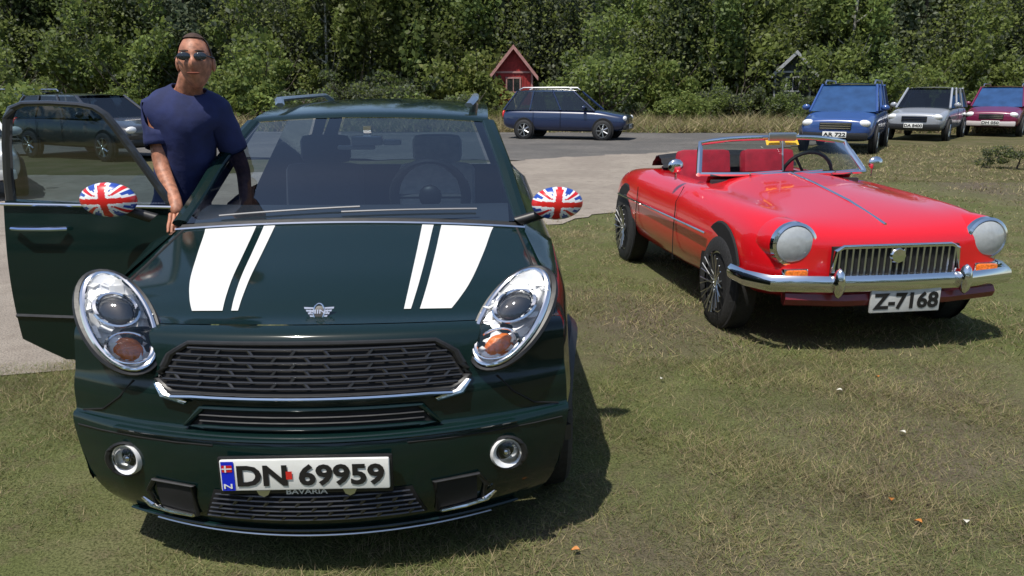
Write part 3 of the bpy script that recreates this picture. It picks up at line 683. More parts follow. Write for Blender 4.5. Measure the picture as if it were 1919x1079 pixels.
    q = MB(); q.box(((gx0 + gx1) / 2, .035, (z0 + z1) / 2), (gx1 - gx0, .05, z1 - z0)); grille = bp(q, 'grille', DARKHOLE)
    lp = [(gx0, z0 + .03), (gx0 + .03, z0), (gx1 - .03, z0), (gx1, z0 + .03), (gx1 - .01, z1 - .02), (gx1 - .05, z1), (gx0 + .05, z1), (gx0 + .01, z1 - .02)]
    q = MB(); q.tube([(x, .0, z) for x, z in lp], .013, 8, closed=True); bp(q, 'grille_surround', CHROME, grille)
    ns = o_.get('slats', 17)
    for k in range(ns):
        x = lerp(gx0 + .03, gx1 - .03, k / (ns - 1)); q = MB(); q.box((x, .002, (z0 + z1) / 2), (.010, .02, z1 - z0 - .02)); bp(q, 'grille_slat', SATIN, grille)
    q = MB(); q.lathe(((gx0 + gx1) / 2, -.004, z1 - .055), (0, -1, 0), [(.001, .016), (.04, .014), (.048, .0)], 8); bp(q, 'badge', o_.get('badge', CHROME), grille)
    # bumper
    q = MB(); q.tube([(-.765, .40, .43), (-.755, .2, .43), (-.68, .03, .43), (-.4, -.045, .43), (0, -.065, .43), (.4, -.045, .43), (.68, .03, .43), (.755, .2, .43), (.765, .40, .43)], .032, 10, flat=1.5); bu = bp(q, 'bumper', CHROME)
    for s in (-1, 1):
        q = MB(); q.ell((s * .36, -.085, .44), (.032, .045, .085), 12, 10); bp(q, 'overrider', CHROME, bu)
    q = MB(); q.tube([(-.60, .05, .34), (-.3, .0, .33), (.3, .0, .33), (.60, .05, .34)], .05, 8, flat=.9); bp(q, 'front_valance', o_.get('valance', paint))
    plate(root, (plx, -.06, .325), o_.get('pw', .36), .135, ptxt, S, PLATEG if o_.get('gp') else PLATEW, th=.02)
    return root
REDP = mat('signal_red_paint', (.62, .006, .012), .28, coat=1, noise=.05, scale=300)
SLATEP = mat('slate_blue_paint', (.075, .095, .16), .3, coat=1, noise=.08, scale=300)
GREYLENS = mat('grey_lamp_lens', (.36, .385, .40), .08, coat=1, noise=.06, scale=34)
k = 1.13
Sred = Matrix.Diagonal((k * 1.06, k * .86, k, 1))
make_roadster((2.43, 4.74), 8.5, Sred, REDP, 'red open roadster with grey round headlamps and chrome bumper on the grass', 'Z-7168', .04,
              dict(seat=SEATR, dash=SEATR, wst=1.13, lens=GREYLENS, slats=19, pw=.40, gp=True, hood=True, sticker=True, valance=mat('dark_red_valance', (.16, .01, .015), .4, coat=.6, noise=.1)))

# ---------------------------------------------------------------- parked cars behind
def make_parked(loc, rz, S, paint, label, o_):
    root = thing('parked_car', label, 'car', (*loc, 0), R(rz), 'cars parked along the far side of the gravel')
    Lc, W, Hc = o_.get('L', 4.4), .88, o_.get('H', 1.55); hood = o_.get('hood', 1.15); belt = o_.get('belt', .95)
    prof = [(0, .62, .45, .72), (.06, .80, .35, .80), (.35, .86, .28, belt - .12), (hood * .7, W, .26, belt - .03), (hood, W, .26, belt), (Lc * .6, W + .01, .26, belt + .02), (Lc - .4, W, .28, belt + .03), (Lc - .08, .82, .36, belt), (Lc, .70, .5, belt - .1)]
    rings = []
    for y, w_, zb, zt in prof:
        h = [(0, zb), (w_ * .8, zb), (w_ * .97, zb + .1), (w_, (zb + zt) / 2), (w_ * .97, zt - .1), (w_ * .86, zt), (0, zt + .02)]
        rings.append([Vector((x, y, z)) for x, z in h] + [Vector((-x, y, z)) for x, z in h[-2:0:-1]])
    n = len(rings[0]); b = MB(); fs = [(i * n + k, i * n + (k + 1) % n, (i + 1) * n + (k + 1) % n, (i + 1) * n + k) for i in range(len(rings) - 1) for k in range(n)]
    fs += [tuple(range(n)), tuple((len(rings) - 1) * n + k for k in range(n))]
    b.add([v for r in rings for v in r], fs); b.build('body', paint, root, S, sub=2, ang=70)
    bp = lambda m, nm, mt, par=root, **kk: m.build(nm, mt, par, S, **kk)
    y0, y1, y2, y3 = hood - .05, hood + .72, Lc - o_.get('rake', .55), Lc - .08
    gr = lambda t, e: [(-.80 + .14 * t, lerp(y0, y1, t), 0), (.80 - .14 * t, lerp(y0, y1, t), 0), (.80 - .14 * t, lerp(y3, y2, t), 0), (-.80 + .14 * t, lerp(y3, y2, t), 0)]
    lo = [Vector((x, y, belt - .01)) for x, y, _ in gr(0, 0)]; hi = [Vector((x, y, Hc - .06)) for x, y, _ in gr(1, 0)]
    q = MB(); q.add(lo + hi, [(0, 1, 5, 4), (1, 2, 6, 5), (2, 3, 7, 6), (3, 0, 4, 7)]); bp(q, 'window', o_.get('win', glass('parked_car_glass', (.34, .40, .43), .05)), smooth=False)
    for s in (-1, 1):
        for yy in (.34, .66):
            q = MB(); q.box((s * .38, lerp(y0, y3, yy), belt + .02), (.46, .14, .5), Matrix.Rotation(R(-10), 3, 'X'), bev=.04); q.box((s * .38, lerp(y0, y3, yy) + .06, belt + .34), (.24, .09, .16), bev=.03); bp(q, 'seat', SEATD)
    q = MB(); q.grid(lambda u, v: Vector((lerp(-.68, .68, v), lerp(y1 - .05, y2 + .03, u), Hc - .075 + .07 * math.sin(math.pi * v) ** .5 * (.5 + .5 * math.sin(math.pi * u) ** .5))), 8, 10); bp(q, 'roof', o_.get('roof', paint), ang=80)
    for a, c_ in zip(lo, hi): q = MB(); q.tube([a, c_], .035, 6); bp(q, 'roof_pillar', paint)
    for t in (.36, .70):
        for s in (-1, 1): q = MB(); q.tube([(s * .80, lerp(y0, y3, t), belt), (s * .665, lerp(y1, y2, t), Hc - .05)], .03, 6); bp(q, 'roof_pillar', paint)
    for s in (-1, 1):
        for cy in (.78, Lc - .85):
            q = MB(); q.lathe((s * .84, cy, .34), (s, 0, 0), [(.001, .035), (.37, .035), (.38, .02)], 24); bp(q, 'wheel_well', DARKHOLE)
            wheel(root, (s * .83, cy, .32), .32, .2, S, spokes=7, side=s)
        q = MB(); q.ell((s * .64, .08, .70), (.15, .07, .085), 14, 8); bp(q, 'headlamp', REFLECTOR)
        q = MB(); q.ell((s * .66, Lc - .05, .80), (.09, .06, .14), 12, 8); bp(q, 'tail_lamp', REDLENS)
        q = MB(); q.ell((s * .95, hood + .28, belt + .08), (.11, .06, .075), 12, 8); bp(q, 'door_mirror', o_.get('mir', paint))
        if o_.get('rails', True):
            q = MB(); q.tube([(s * .60, y1 + .05, Hc - .02), (s * .60, y1 + .15, Hc + .05), (s * .60, y2 - .2, Hc + .05), (s * .60, y2 - .05, Hc - .02)], .022, 6); bp(q, 'roof_rail', SATIN)
        for t in (.36, .66):
            q = MB(); q.tube([(s * .888, lerp(y0, y3, t), .36), (s * .893, lerp(y0, y3, t), .65), (s * .87, lerp(y0, y3, t), belt - .05)], .006, 4); bp(q, 'door_gap', DARKHOLE)
    q = MB(); q.box((0, .02, .64), (.74, .06, .16), bev=.02); gl = bp(q, 'grille', BLACKPL)
    for j in range(3): q = MB(); q.box((0, -.012, .59 + .05 * j), (.70, .015, .014)); bp(q, 'grille_slat', CHROME, gl)
    q = MB(); q.box((0, .06, .42), (1.5, .14, .16), bev=.05); bp(q, 'bumper', o_.get('bump', BLACKPL))
    plate(root, (0, -.02, .45), .55, .13, o_.get('plate', 'BR 4 233'), S, th=.02)
    return root
def sq(k, ang, h=1.0): return Matrix.Diagonal((k, k if k > .9 else 1, h, 1)) @ Matrix.Rotation(R(ang), 4, 'Z')
def at(px, py): return gpt(px, py)
P_ = lambda n, c, **k: mat(n, c, k.get('rough', .3), coat=1, noise=.06, scale=200)
x, y = at(-20, 385); make_parked((x - .35, y), 30, sq(.95, 8, .98), P_('white_car_paint', (.68, .68, .64)), 'white car cut off by the left edge of the picture', dict(rails=False, H=1.45, plate='DN 4 313', bump=P_('white_car_paint', (0, 0, 0))))
x, y = at(1180, 262); make_parked((x, y), 0, sq(1.0, 72, 1.06), P_('dark_blue_car_paint', (.010, .022, .07)), 'dark blue estate car in side view, just right of the red cabin', dict(H=1.6, L=4.4))
x, y = at(1560, 289); make_parked((x, y), 0, sq(1.08, -30, 1.16), P_('blue_estate_paint', (.025, .07, .24)), 'blue estate car with its front plate showing, behind the roadster\'s windscreen', dict(win=WINBLUE, H=1.62, plate='AR 722'))
x, y = at(1708, 264); make_parked((x, y), 0, sq(1.06, -38, 1.14), P_('silver_blue_paint', (.30, .32, .36)), 'pale silver car overlapping the blue estate, right of the roadster\'s windscreen', dict(H=1.58, plate='DA 8400', rails=False))
x, y = at(1852, 256); make_parked((x, y), 0, sq(1.06, -38, 1.14), P_('maroon_paint', (.16, .008, .05)), 'maroon car with pale bumper at the right edge of the picture', dict(win=WINBLUE, H=1.62, plate='DH 050', bump=P_('pale_bumper', (.55, .5, .5))))
x, y = at(300, 300); make_parked((x, y), 0, sq(1.0, 64, 1.06), P_('graphite_paint', (.03, .032, .038)), 'dark grey car seen through the open door\'s window, behind the man', dict(H=1.5, rails=False))
x, y = at(150, 262); make_parked((x, y), 0, sq(1.0, 60, 1.06), P_('black_car_paint', (.010, .010, .012)), 'black car far behind the open door, left of the man', dict(H=1.55))

# ---------------------------------------------------------------- cabins
def cabin(px, base, Y, wd, wallh, roofh, wall, trim, roofm, label, dep=5):
    x = xat(px, base, Y)
    root = thing('cabin', label, 'cabin', (x, Y, 0), 0)
    zb = 0; zt = wallh; h = wd / 2
    q = MB(); q.prism([(-h, 0, zb), (h, 0, zb), (h, 0, zt), (0, 0, zt + roofh), (-h, 0, zt)], (0, dep, 0)); q.build('wall', wall, root, smooth=False)
    nb = int(wd / .16)
    for k in range(nb + 1):
        xx = -h + wd * k / nb; q = MB(); zz = zt + roofh * (1 - abs(xx) / h); q.box((xx, -.012, zz / 2), (.03, .022, zz)); q.build('board_batten', wall, root, smooth=False)
    for s in (-1, 1):
        q = MB(); q.prism([(s * (h + .25), -.3, zt - .25 * roofh / h), (0, -.3, zt + roofh), (0, -.3, zt + roofh + .1), (s * (h + .25), -.3, zt + .1 - .25 * roofh / h)], (0, dep + .6, 0)); q.build('roof', roofm, root, smooth=False)
        q = MB(); q.prism([(s * (h + .27), -.34, zt - .25 * roofh / h - .1), (0, -.34, zt + roofh - .10), (0, -.34, zt + roofh + .12), (s * (h + .27), -.34, zt + .12 - .25 * roofh / h)], (0, .035, 0)); q.build('bargeboard', trim, root, smooth=False)
        q = MB(); q.box((s * (h - .04), -.03, zt / 2), (.1, .04, zt)); q.build('corner_board', trim, root, smooth=False)
    for (wx, wz, ww, wh) in ((0.0, zt - .62, wd * .36, .72),):
        q = MB(); q.box((wx, -.02, wz), (ww, .03, wh)); wn = q.build('window', WINDK, root, smooth=False)
        q = MB()
        for s in (-1, 1): q.box((wx + s * ww / 2, -.045, wz), (.08, .04, wh + .08)); q.box((wx, -.045, wz + s * wh / 2), (ww - .08, .038, .08))
        q.box((wx, -.042, wz), (.04, .03, wh - .08)); q.build('window_frame', trim, wn, smooth=False)
    q = MB(); q.box((0, -.03, zt + .02), (wd - .1, .04, .09)); q.build('gable_board', trim, root, smooth=False)
    return root
REDW = mat('red_cabin_boards', (.30, .022, .02), .75, noise=.25, scale=6); DKW = mat('dark_cabin_boards', (.035, .042, .035), .8, noise=.25, scale=6)
WTRIM = mat('white_cabin_trim', (.72, .73, .70), .6, noise=.05); ROOFM = mat('roof_felt', (.05, .05, .055), .9, noise=.25, scale=9); RTRIM = mat('red_trim', (.42, .035, .03), .6, noise=.1)
WTRIM2 = mat('weathered_trim', (.40, .20, .18), .7, noise=.2, scale=7)
cabin(1486, 150, 42.5, 2.0, 2.6, 1.0, DKW, mat('grey_trim', (.36, .37, .38), .7, noise=.1), ROOFM, 'small dark cabin half hidden in the trees above the blue estate')
cabin(962, 165, 41, 2.0, 2.55, 1.25, REDW, WTRIM2, mat('red_brown_roof', (.16, .04, .03), .85, noise=.2, scale=8), 'red wooden cabin with a gable roof among the trees')

# ---------------------------------------------------------------- trees
def leafmesh(name, n, rad, cz, size, mats, clumps=30, flat=.8, shell=.25):
    cl = []
    for _ in range(clumps):
        d = rng.normal(size=3); d /= np.linalg.norm(d); rr = rng.uniform(shell, 1.15)
        cl.append((d * rr * np.array(rad), rng.uniform(.14, .48)))
    ci = rng.integers(0, clumps, n); cen = np.array([c[0] for c in cl])[ci]; cr = np.array([c[1] for c in cl])[ci]
    off = rng.normal(size=(n, 3)); off /= np.linalg.norm(off, axis=1)[:, None]; off *= (rng.uniform(.2, 1, n) ** .5 * cr)[:, None] * np.array(rad) * .95
    p = cen + off + np.array([0, 0, cz]); p[:, 2] = np.maximum(p[:, 2], .05)
    a = rng.normal(size=(n, 3)); a /= np.linalg.norm(a, axis=1)[:, None]; b = np.cross(a, rng.normal(size=(n, 3))); b /= np.linalg.norm(b, axis=1)[:, None]
    s = (size * rng.uniform(.6, 1.4, n))[:, None]
    v = np.stack([p - a * s * .5, p + b * s * .32, p + a * s * .5, p - b * s * .32], 1).reshape(-1, 3)
    me = bpy.data.meshes.new(name); me.vertices.add(4 * n); me.loops.add(4 * n); me.polygons.add(n)
    me.vertices.foreach_set('co', v.reshape(-1)); me.loops.foreach_set('vertex_index', np.arange(4 * n, dtype=np.int32)); me.polygons.foreach_set('loop_start', np.arange(0, 4 * n, 4, dtype=np.int32))
    for m in mats: me.materials.append(m)
    me.polygons.foreach_set('material_index', rng.choice(len(mats), n, p=[.55, .3, .15]).astype(np.int32)); me.update(); me.validate(); return me
def leaf(n, c): return mat(n, c, .55, noise=.3, scale=1.2, rand=.2, transl=.42, spec=.3)
DK = [leaf('leaf_dark', (.100, .135, .036)), leaf('leaf_mid', (.140, .175, .050)), leaf('leaf_deep', (.070, .095, .034))]
GY = [leaf('leaf_grey', (.105, .125, .075)), leaf('leaf_sage', (.12, .14, .088)), leaf('leaf_deep', (.02, .034, .014))]
LT = [leaf('leaf_bright', (.155, .195, .050)), leaf('leaf_mid', (.140, .175, .050)), leaf('leaf_yellow', (.18, .20, .05))]
CON = [leaf('needle_dark', (.065, .092, .040)), leaf('needle_mid', (.07, .095, .04)), leaf('leaf_deep', (.02, .034, .014))]
BARKD = mat('dark_bark', (.07, .055, .045), .9, noise=.4, scale=9, bump=.5); BIRCH = mat('birch_bark', (.52, .52, .46), .7, col2=(.08, .075, .07), scale=3.2, bump=.2)
def trunk_mesh(h, r, lean, limbs=6, m=BARKD, r1=.25):
    q = MB(); pts = [Vector((lean * t * t * h * .2 + .08 * math.sin(3 * t), .05 * math.cos(4 * t), t * h)) for t in [k / 8 for k in range(9)]]
    q.tube(pts, [lerp(r, r * r1, k / 8) for k in range(9)], 9)
    for k in range(limbs):
        t = random.uniform(.25, .9); p = pts[int(t * 8)]; a = random.uniform(0, 6.28); L = random.uniform(.8, 1.9) * (1.1 - t) + .4
        q.tube([p, p + Vector((math.cos(a) * L * .6, math.sin(a) * L * .6, L * .35)), p + Vector((math.cos(a) * L, math.sin(a) * L, L * .9))], [r * .4, r * .25, r * .08], 6)
    return q.mesh('trunk', m)
KINDS = {
    'broadleaf_tree': [(leafmesh('crown', 5200, (2.3, 2.3, 4.6), 4.9, .27, DK), trunk_mesh(8, .17, .4)), (leafmesh('crown', 5200, (2.0, 2.1, 4.4), 4.6, .25, DK), trunk_mesh(8, .15, -.5))],
    'willow_tree': [(leafmesh('crown', 5200, (2.2, 2.2, 4.4), 4.6, .24, GY), trunk_mesh(7.5, .16, .2)), (leafmesh('crown', 4600, (1.9, 1.9, 4.2), 4.4, .24, GY), trunk_mesh(7.5, .14, -.3))],
    'birch_tree': [(leafmesh('crown', 3600, (1.8, 1.8, 4.0), 5.2, .22, LT), trunk_mesh(9, .12, .3, 7, BIRCH)), (leafmesh('crown', 3400, (1.7, 1.7, 4.2), 5.4, .22, DK), trunk_mesh(9, .11, -.3, 7, BIRCH))],
    'spruce_tree': [(leafmesh('crown', 5600, (1.6, 1.6, 5.4), 5.4, .26, CON, 40), trunk_mesh(11, .16, 0, 4))],
    'bush': [(leafmesh('crown', 4200, (1.6, 1.1, 1.2), 1.05, .13, LT, 20), trunk_mesh(1.3, .06, .3, 5)), (leafmesh('crown', 4200, (1.3, 1.1, 1.6), 1.35, .13, [LT[0], DK[1], GY[1]], 16), trunk_mesh(1.6, .06, -.3, 5)), (leafmesh('crown', 4200, (1.8, 1.1, 1.0), .9, .12, [GY[1], LT[0], DK[0]], 16), trunk_mesh(1.2, .06, .1, 5))]}
TL = {'broadleaf_tree': ('dense dark green broadleaf tree in the wood behind the parked cars', 'tree', 'broadleaf trees of the wood'), 'willow_tree': ('grey green tree with fine leaves in the wood behind the parked cars', 'tree', 'grey green trees of the wood'),
      'birch_tree': ('birch with a slender pale trunk in the wood behind the parked cars', 'tree', 'birches of the wood'), 'spruce_tree': ('dark narrow spruce in the wood behind the parked cars', 'tree', 'spruces of the wood'), 'bush': ('bright green leafy bush at the foot of the wood', 'bush', 'bushes at the foot of the wood')}
LMK = [(-500, 'far out left of the picture'), (-200, 'just out of the picture on the left'), (25, 'at the left edge'), (110, 'above the open door'), (200, 'above the door\'s right half'), (280, 'left of the man\'s head'), (365, 'behind the man\'s head'), (450, 'right of the man\'s head'), (530, 'above the car roof\'s left edge'), (610, 'above the car roof\'s left half'), (700, 'above the car roof\'s middle'), (790, 'above the car roof\'s right half'), (872, 'left of the red cabin'), (962, 'behind the red cabin'), (1040, 'right of the red cabin'), (1128, 'above the dark blue estate\'s nose'), (1210, 'right of the dark blue estate'), (1300, 'above the bare track'), (1380, 'above the roadster\'s left side'), (1450, 'above the roadster\'s windscreen'), (1520, 'above the blue estate\'s left side'), (1600, 'above the blue estate'), (1680, 'right of the blue estate'), (1760, 'above the black car'), (1850, 'above the maroon car'), (1915, 'at the right edge'), (2100, 'just out of the picture on the right'), (2500, 'far out right of the picture')]
ROWS = ((40, 'front'), (44, 'second'), (47.2, 'third'), (51, 'fourth'), (99, 'hindmost'))
def tree(kind, x, y, s=1, label=None):
    if not label:
        px = CX + x / (y * cp) * F; where = min(LMK, key=lambda q_: abs(q_[0] - px))[1]; row = next(n_ for d_, n_ in ROWS if y < d_)
        base = {'broadleaf_tree': 'dark broadleaf tree', 'willow_tree': 'grey green fine-leaved tree', 'birch_tree': 'slender pale-trunked birch', 'spruce_tree': 'dark narrow spruce', 'bush': 'bright green bush'}[kind]
        return tree2(kind, x, y, s, '%s, %s row, %s' % (base, row, where), TL[kind][2])
    return tree2(kind, x, y, s, label, None)
def tree2(kind, x, y, s, label, grp):
    cm, tm = KINDS[kind][random.randrange(len(KINDS[kind]))] if 'small' not in label else KINDS[kind][2]; lb = TL[kind]
    t = thing(kind, label or lb[0], lb[1], (x, y, 0), random.uniform(0, 6.28), grp)
    t.scale = (s * random.uniform(.9, 1.15), s * random.uniform(.9, 1.15), s * random.uniform(.9, 1.15))
    for nm, me in (('trunk', tm), ('crown', cm)):
        o = bpy.data.objects.new(nm, me); C.objects.link(o); o.parent = t
kinds = ['broadleaf_tree', 'willow_tree', 'broadleaf_tree', 'spruce_tree', 'birch_tree', 'willow_tree']
for r_, (y0, n, sp_) in enumerate(((45.5, 26, 2.7), (49, 27, 2.9), (53, 26, 3.2))):
    for i in range(n):
        x = (i - (n - 1) / 2) * sp_ + random.uniform(-.8, .8)
        tree(kinds[(i * 5 + r_ * 2 + random.randrange(3)) % 6], x, y0 + random.uniform(-1.1, 1.1), random.uniform(.9, 1.2))
cabpx = (962, 1486)
for i in range(34):
    x = -29 + i * 1.75 + random.uniform(-.5, .5); y = random.uniform(35.5, 38.8); px = CX + x / (y + .3) * F
    near = any(abs(px - c) < 48 for c in cabpx)
    tree('bush', x, y, random.uniform(.45, .6) if near else random.choice((.7, .9, 1.1, 1.5)) * random.uniform(.85, 1.1))
for i in range(16):
    x = -27 + i * 3.6 + random.uniform(-.8, .8); y = random.uniform(41.5, 43.2); px = CX + x / y * F
    if any(abs(px - c) < 42 for c in cabpx): continue
    tree('bush', x, y, random.uniform(1.5, 2.1))
for (px, Y, sc_, lb) in ((1462, 40.6, .95, 'bush hiding the lower left of the small dark cabin'), (1508, 40.9, .85, 'bush hiding the lower right of the small dark cabin'), (930, 39.6, .75, 'bush hiding the red cabin\'s left corner'), (1003, 39.6, .65, 'bush hiding the red cabin\'s right corner')):
    tree2('bush', xat(px, 165, Y), Y, sc_, lb, 'bushes in front of the cabins')
# nearer bushes at the picture's left edge and right edge
for (px, py, s, lb) in ((40, 262, .95, 'yellow green bush above the white car at the left edge'), (-40, 270, 1.2, 'yellow green bush running out of the left edge of the picture'), (130, 262, .7, 'low green bush behind the striped car\'s open door'), (1906, 316, .34, 'small low green shrub on the dry grass at the right edge')):
    x, y = gpt(px, py); tree('bush', x, y, s, lb)
for (px, Y, lb) in ((612, 43.2, 'slender birch with a pale trunk above the striped car\'s roof'), (1594, 43.0, 'slender birch with a pale trunk above the blue estate car'), (1338, 43.6, 'slender birch with a pale trunk between the dark blue estate and the blue estate')):
    x = xat(px, 120, Y); tree2('birch_tree', x, Y, 1.0, lb, 'birches standing in front of the wood')
# far wood and hill
def leafwall(name, n, label, ya=56, yb=62, zm=13, sz=(.3, .7)):
    x = rng.uniform(-48, 48, n); y = rng.uniform(ya, yb, n); z = rng.uniform(0, zm, n) * (.8 + .2 * np.sin(x * .8))
    p = np.stack([x, y, z], 1); a = rng.normal(size=(n, 3)); a /= np.linalg.norm(a, axis=1)[:, None]; b = np.cross(a, rng.normal(size=(n, 3))); b /= np.linalg.norm(b, axis=1)[:, None]
    s = rng.uniform(sz[0], sz[1], n)[:, None]; v = np.stack([p - a * s * .5, p + b * s * .35, p + a * s * .5, p - b * s * .35], 1).reshape(-1, 3)
    me = bpy.data.meshes.new(name); me.from_pydata(v.tolist(), [], np.arange(4 * n).reshape(-1, 4).tolist())
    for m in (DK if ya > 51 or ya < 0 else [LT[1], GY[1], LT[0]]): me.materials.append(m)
    me.polygons.foreach_set('material_index', rng.integers(0, 3, n).astype(np.int32))
    o = bpy.data.objects.new(name, me); C.objects.link(o); tag(o, label, 'wood', kind='stuff')
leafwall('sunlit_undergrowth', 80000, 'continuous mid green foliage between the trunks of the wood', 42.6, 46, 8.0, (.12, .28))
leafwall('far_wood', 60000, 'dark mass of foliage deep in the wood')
leafwall('unseen_reflected_wood', 30000, 'dense wood behind the camera, added to darken reflections in car paint', -26, -20, 12)  # unseen wood, added so the paint reflects dark trees in place of sky
q = MB(); q.grid(lambda u, v: (lerp(-140, 140, u), lerp(63, 130, v), 16 * math.sin(min(1, v * 2.2) * math.pi / 2) + .8 * math.sin(u * 40)), 40, 12)
tag(q.build('hill', mat('wooded_hill', (.02, .03, .012), .95, noise=.4, scale=.5)), kind='structure')

# ---------------------------------------------------------------- small things on the ground
LO = mat('orange_leaf', (.45, .17, .03), .6, noise=.2); LW = mat('pale_leaf', (.62, .60, .52), .6, noise=.1)
for (px, py, m, lb) in ((1643, 716, LO, 'orange leaf on the grass below the red roadster'), (1719, 992, LO, 'orange leaf low on the right grass'), (1078, 1046, LO, 'orange leaf before the striped car\'s bumper'), (1572, 742, LW, 'white leaf on the grass left of the roadster\'s shadow'),
                       (1690, 822, LW, 'white leaf on the brown grass'), (1808, 992, LW, 'pale leaf at the lower right'), (1240, 720, LW, 'pale leaf on the grass beside the striped car\'s right headlamp'), (1668, 950, LO, 'brown orange leaf on the brownish grass')):
    x, y = gpt(px, py); s = .015; a = random.uniform(0, 3)
    q = MB(); q.grid(lambda u, v: Vector((x + (u - .5) * 2.2 * s * math.cos(a) - (v - .5) * 1.6 * s * math.sin(math.pi * u) * math.sin(a), y + (u - .5) * 2.2 * s * math.sin(a) + (v - .5) * 1.6 * s * math.sin(math.pi * u) * math.cos(a), .032 + .012 * abs(v - .5) + .006 * math.sin(4 * u))), 8, 4)
    tag(q.build('fallen_leaf', m), lb, 'leaf', 'fallen leaves on the grass')

# ---------------------------------------------------------------- the man leaning over the navy car
def make_man():
    SKIN = mat('tanned_skin', (.38, .16, .095), .55, noise=.28, scale=45, bump=.12); SHIRT = mat('navy_t_shirt', (.011, .019, .085), .85, noise=.2, scale=14, bump=.25); JEANS = mat('dark_jeans', (.02, .025, .045), .85, noise=.25, scale=20, bump=.2)
    HAIR = mat('short_brown_hair', (.05, .025, .015), .8, noise=.3, scale=60, bump=.4)
    pt = lambda px, py, Y: Vector((xat(px, py, Y), Y, zat(py, Y)))
    V = {}
    chest = pt(348, 245, 3.70); neck = pt(352, 172, 3.68); V['waist'] = pt(345, 345, 3.72); V['hip'] = pt(338, 432, 3.74)
    o = Vector((V['hip'].x, V['hip'].y, 0)); root = thing('person', 'man in a navy T-shirt standing between the open door and the striped car', 'person', tuple(o), 0)
    L = lambda v: Vector(v) - o
    hipc = V['hip']; 
    lk, rk = Vector((hipc.x - .14, 3.70, .53)), Vector((hipc.x - .02, 3.86, .53))
    J = [('hip', L(hipc), .118), ('belly', L(V['waist'].lerp(hipc, .5)), .112), ('waist', L(V['waist']), .112), ('chest', L(chest), .130), ('uchest', L(chest.lerp(neck, .55)), .108), ('neck0', L(neck), .062), ('neck1', L(pt(358, 150, 3.65)), .056), ('head', L(pt(363, 128, 3.63)), .07),
         ('lsh', L(pt(294, 210, 3.66)), .060), ('lel', L(pt(302, 312, 3.58)), .038), ('lwr', L(pt(332, 384, 3.42)), .029), ('lha', L(pt(330, 404, 3.38)), .030),
         ('rsh', L(pt(408, 212, 3.72)), .060), ('rel', L(pt(456, 318, 3.84)), .038), ('rwr', L(pt(462, 400, 3.78)), .029), ('rha', L(pt(462, 418, 3.76)), .029),
         ('llh', L(hipc + Vector((-.10, -.03, -.10))), .095), ('lkn', L(lk), .062), ('lan', L(Vector((lk.x - .02, 3.74, .09))), .042), ('lft', L(Vector((lk.x - .03, 3.60, .045))), .038),
         ('rlh', L(hipc + Vector((.0, .10, -.10))), .095), ('rkn', L(rk), .062), ('ran', L(Vector((rk.x - .02, 3.90, .09))), .042), ('rft', L(Vector((rk.x - .03, 3.76, .045))), .038)]
    idx = {j[0]: i for i, j in enumerate(J)}
    E_ = [('hip', 'belly'), ('belly', 'waist'), ('waist', 'chest'), ('chest', 'uchest'), ('uchest', 'neck0'), ('neck0', 'neck1'), ('neck1', 'head'), ('uchest', 'lsh'), ('lsh', 'lel'), ('lel', 'lwr'), ('lwr', 'lha'), ('uchest', 'rsh'), ('rsh', 'rel'), ('rel', 'rwr'), ('rwr', 'rha'),
          ('hip', 'llh'), ('llh', 'lkn'), ('lkn', 'lan'), ('lan', 'lft'), ('hip', 'rlh'), ('rlh', 'rkn'), ('rkn', 'ran'), ('ran', 'rft')]
    def skin(verts, edges, rootv, sub=2, name='tmp'):
        me = bpy.data.meshes.new(name); me.from_pydata([tuple(v[1]) for v in verts], [(a, b) for a, b in edges], [])
        ob = bpy.data.objects.new(name, me); C.objects.link(ob); ob.modifiers.new('sk', 'SKIN')
        if not me.skin_vertices:
            bm = bmesh.new(); bm.from_mesh(me); bm.verts.layers.skin.verify(); bm.to_mesh(me); bm.free()
        for i, v in enumerate(verts):
            d = me.skin_vertices[0].data[i]; d.radius = (v[2], v[2]); d.use_root = (i == rootv)
        md = ob.modifiers.new('ss', 'SUBSURF'); md.levels = sub; md.render_levels = sub
        bpy.context.view_layer.update()
        r = bpy.data.meshes.new_from_object(ob.evaluated_get(bpy.context.evaluated_depsgraph_get())); bpy.data.objects.remove(ob); return r
    me = skin(J, [(idx[a], idx[b]) for a, b in E_], idx['hip'])
    bm = bmesh.new(); bm.from_mesh(me)
    # hand with fingers on the bonnet, sunk into the wrist
    for hn, wr in (('lha', 'lwr'), ('rha', 'rwr')):
        hp = J[idx[hn]][1]; wp = J[idx[wr]][1]; d = (hp - wp).normalized(); side = d.cross(Vector((0, -1, .3))).normalized()
        for k in range(5):
            if k < 4:
                b0 = hp + side * (-.027 + .018 * k); ln = (.062, .072, .068, .052)[k]
                ch = [('a', b0 - d * .02, .010), ('b', b0 + d * .02, .0095), ('c', b0 + d * (.02 + ln * .5) + Vector((0, -.01, 0)), .0085), ('d', b0 + d * (.02 + ln) + Vector((0, -.012, -.012)), .007)]
            else:
                b0 = hp - side * .03 - d * .02; ch = [('a', b0, .011), ('b', b0 - side * .018 + d * .02, .010), ('c', b0 - side * .028 + d * .05, .0085)]
            fm = skin(ch, [(i, i + 1) for i in range(len(ch) - 1)], 0, 1); bm.from_mesh(fm)
    # head: shaped ellipsoid with face
    hc = L(pt(366, 116, 3.63)); hd = MB(); yaw = Matrix.Rotation(R(14), 3, 'Z') @ Matrix.Rotation(R(-6), 3, 'X')
